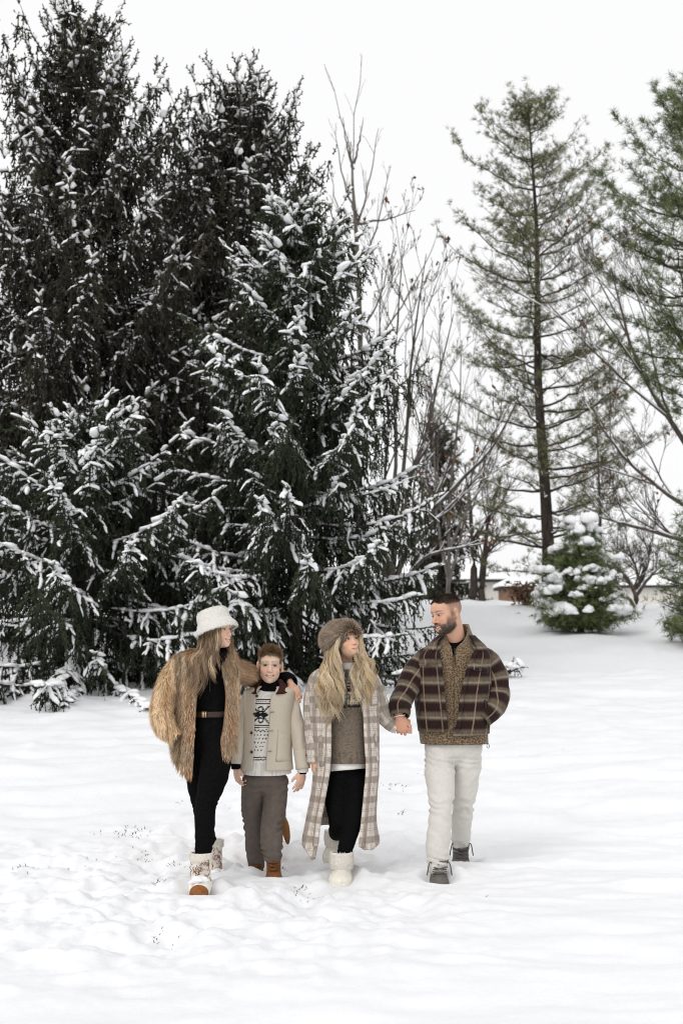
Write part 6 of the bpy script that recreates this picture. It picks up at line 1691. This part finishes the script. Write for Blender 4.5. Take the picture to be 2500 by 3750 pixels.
# long wavy hair
r = np.random.default_rng(110); gd = []
for i in range(42):
    t = i / 41; lay = r.random() * .03; x0 = 1202 + 46 * t; y0 = 2370 - 58 * t ** 1.5; Y0 = 9.37 - .09 * t
    x2 = 1180 + 70 * t + r.normal() * 6; y2 = 2562 + r.normal() * 34 + 15 * t
    gd.append([W(x0, y0, Y0), W(x0 - 10 - 10 * (1 - t) - 4 * t, y0 + 70, Y0 - .03 - lay), W(x0 * .35 + x2 * .65 - 14 * (1 - t), y0 * .35 + y2 * .65, 9.245 - lay), W(x2, y2, 9.215 - lay)])
for i in range(32):
    t = i / 31; lay = r.random() * .03; x0 = 1318 - 2 * t; y0 = 2318 + 20 * t; Y0 = 9.35 + .03 * t
    x2 = 1296 + 72 * t + r.normal() * 7; y2 = 2535 + r.normal() * 32
    gd.append([W(x0, y0, Y0), W(x0 + 3 + 14 * t, y0 + 65, 9.315 - lay * .5), W(x0 * .3 + x2 * .7 + 8 * t, y0 * .4 + y2 * .6, 9.245 - lay), W(x2, y2, 9.215 - lay)])
locks('hair', mom, gd, 28, .0068, .0014, [(.60, .46, .29), (.72, .59, .41), (.44, .31, .18), (.82, .70, .52), (.27, .185, .105), (.62, .45, .24)], 111, .027, 17, 2.1)
# fluffy boots
for a, t, nm in ((W(1250, 3168, 9.26), W(1240, 3250, 9.12), 0), (W(1228, 3085, 9.84), W(1222, 3150, 9.82), 1)):
    b, BV, BF = boot(mom, ORG, a, t, .062, .066, .045, (M['cream_base'], M['cream_base']), sole=False)
    pile('boot_pile', b, ORG, BV, BF, 5000, .012, .0017, [(.86, .81, .71), (.90, .86, .78), (.80, .74, .63)], 120 + nm, down=.2)
    V, F, pc = sleeve([a + np.array([0, 0, -.02]), a + np.array([0, 0, .03]), a + np.array([0, 0, .085])], [.070, .078, .074], 12, 28, .004); cu = solid(mk('boot_cuff', V, F, M['cream_base'], b, ORG), .014)
    pile('cuff_pile', cu, ORG, V, F, 3600, .015, .0018, [(.88, .84, .76), (.91, .88, .81), (.82, .77, .68)], 122 + nm, down=.3)
print('mom', time.time() - T_START)

# ---------------------------------------------------------------- dog walking behind the boy
ORG = np.array([W(975, 3150, 9.95)[0], 10.0, 0.02])
f = Field(axis(ORG[0] - .3, ORG[0] + .35, .011), axis(9.6, 10.75, .011), axis(-.1, .75, .011)); o_ = ORG
f.chain([o_ + [0, -.10, .40], o_ + [0, .15, .39], o_ + [0, .42, .40]], [.085, .088, .105], .03); f.ell(o_ + np.array([0, .40, .36]), (.09, .14, .13), None, .03)
f.chain([o_ + [0, .50, .44], o_ + [0, .58, .54]], [.075, .062], .03); f.ell(o_ + np.array([0, .63, .58]), (.062, .085, .062), None, .02); f.cone(o_ + np.array([0, .68, .57]), o_ + np.array([0, .78, .545]), .036, .026, .015)
for s in (-1, 1):
    f.chain([o_ + [s * .06, -.06, .38], o_ + [s * .075, -.01, .26], o_ + [s * .07, -.12, .15], o_ + [s * .07, -.10, .03], o_ + [s * .07, -.06, -.04]], [.075, .055, .026, .022, .026], .015)
    f.chain([o_ + [s * .065, .44, .34], o_ + [s * .068, .42, .20], o_ + [s * .068, .44, .02], o_ + [s * .068, .47, -.04]], [.05, .032, .024, .028], .015)
    f.ell(o_ + np.array([s * .062, .60, .585]), (.016, .035, .05), None, .01)
T1 = [o_ + [0.0, -.15, .43], W(1020, 2985, 9.72), W(1040, 3020, 9.66), W(1050, 3060, 9.64), W(1054, 3092, 9.64)]
f.chain(T1, [.034, .032, .030, .022, .008], .012)
V, F = f.mesh(1); tp = np.clip((.26 - V[:, 2]) / .08, 0, 1) * (V[:, 1] < 9.78)
C = np.array([.34, .165, .065])[None] * (1 - .45 * tp[:, None]) * (1 + .15 * fbm(V * 30, 2, 2)[:, None])
dog = mk('dog', V, F, M['fur'], None, ORG, col=C); dog.location = ORG
tag(dog, 'tan dog mostly hidden behind the boy, its tail hanging beside his leg', 'dog')
print('people done', time.time() - T_START)
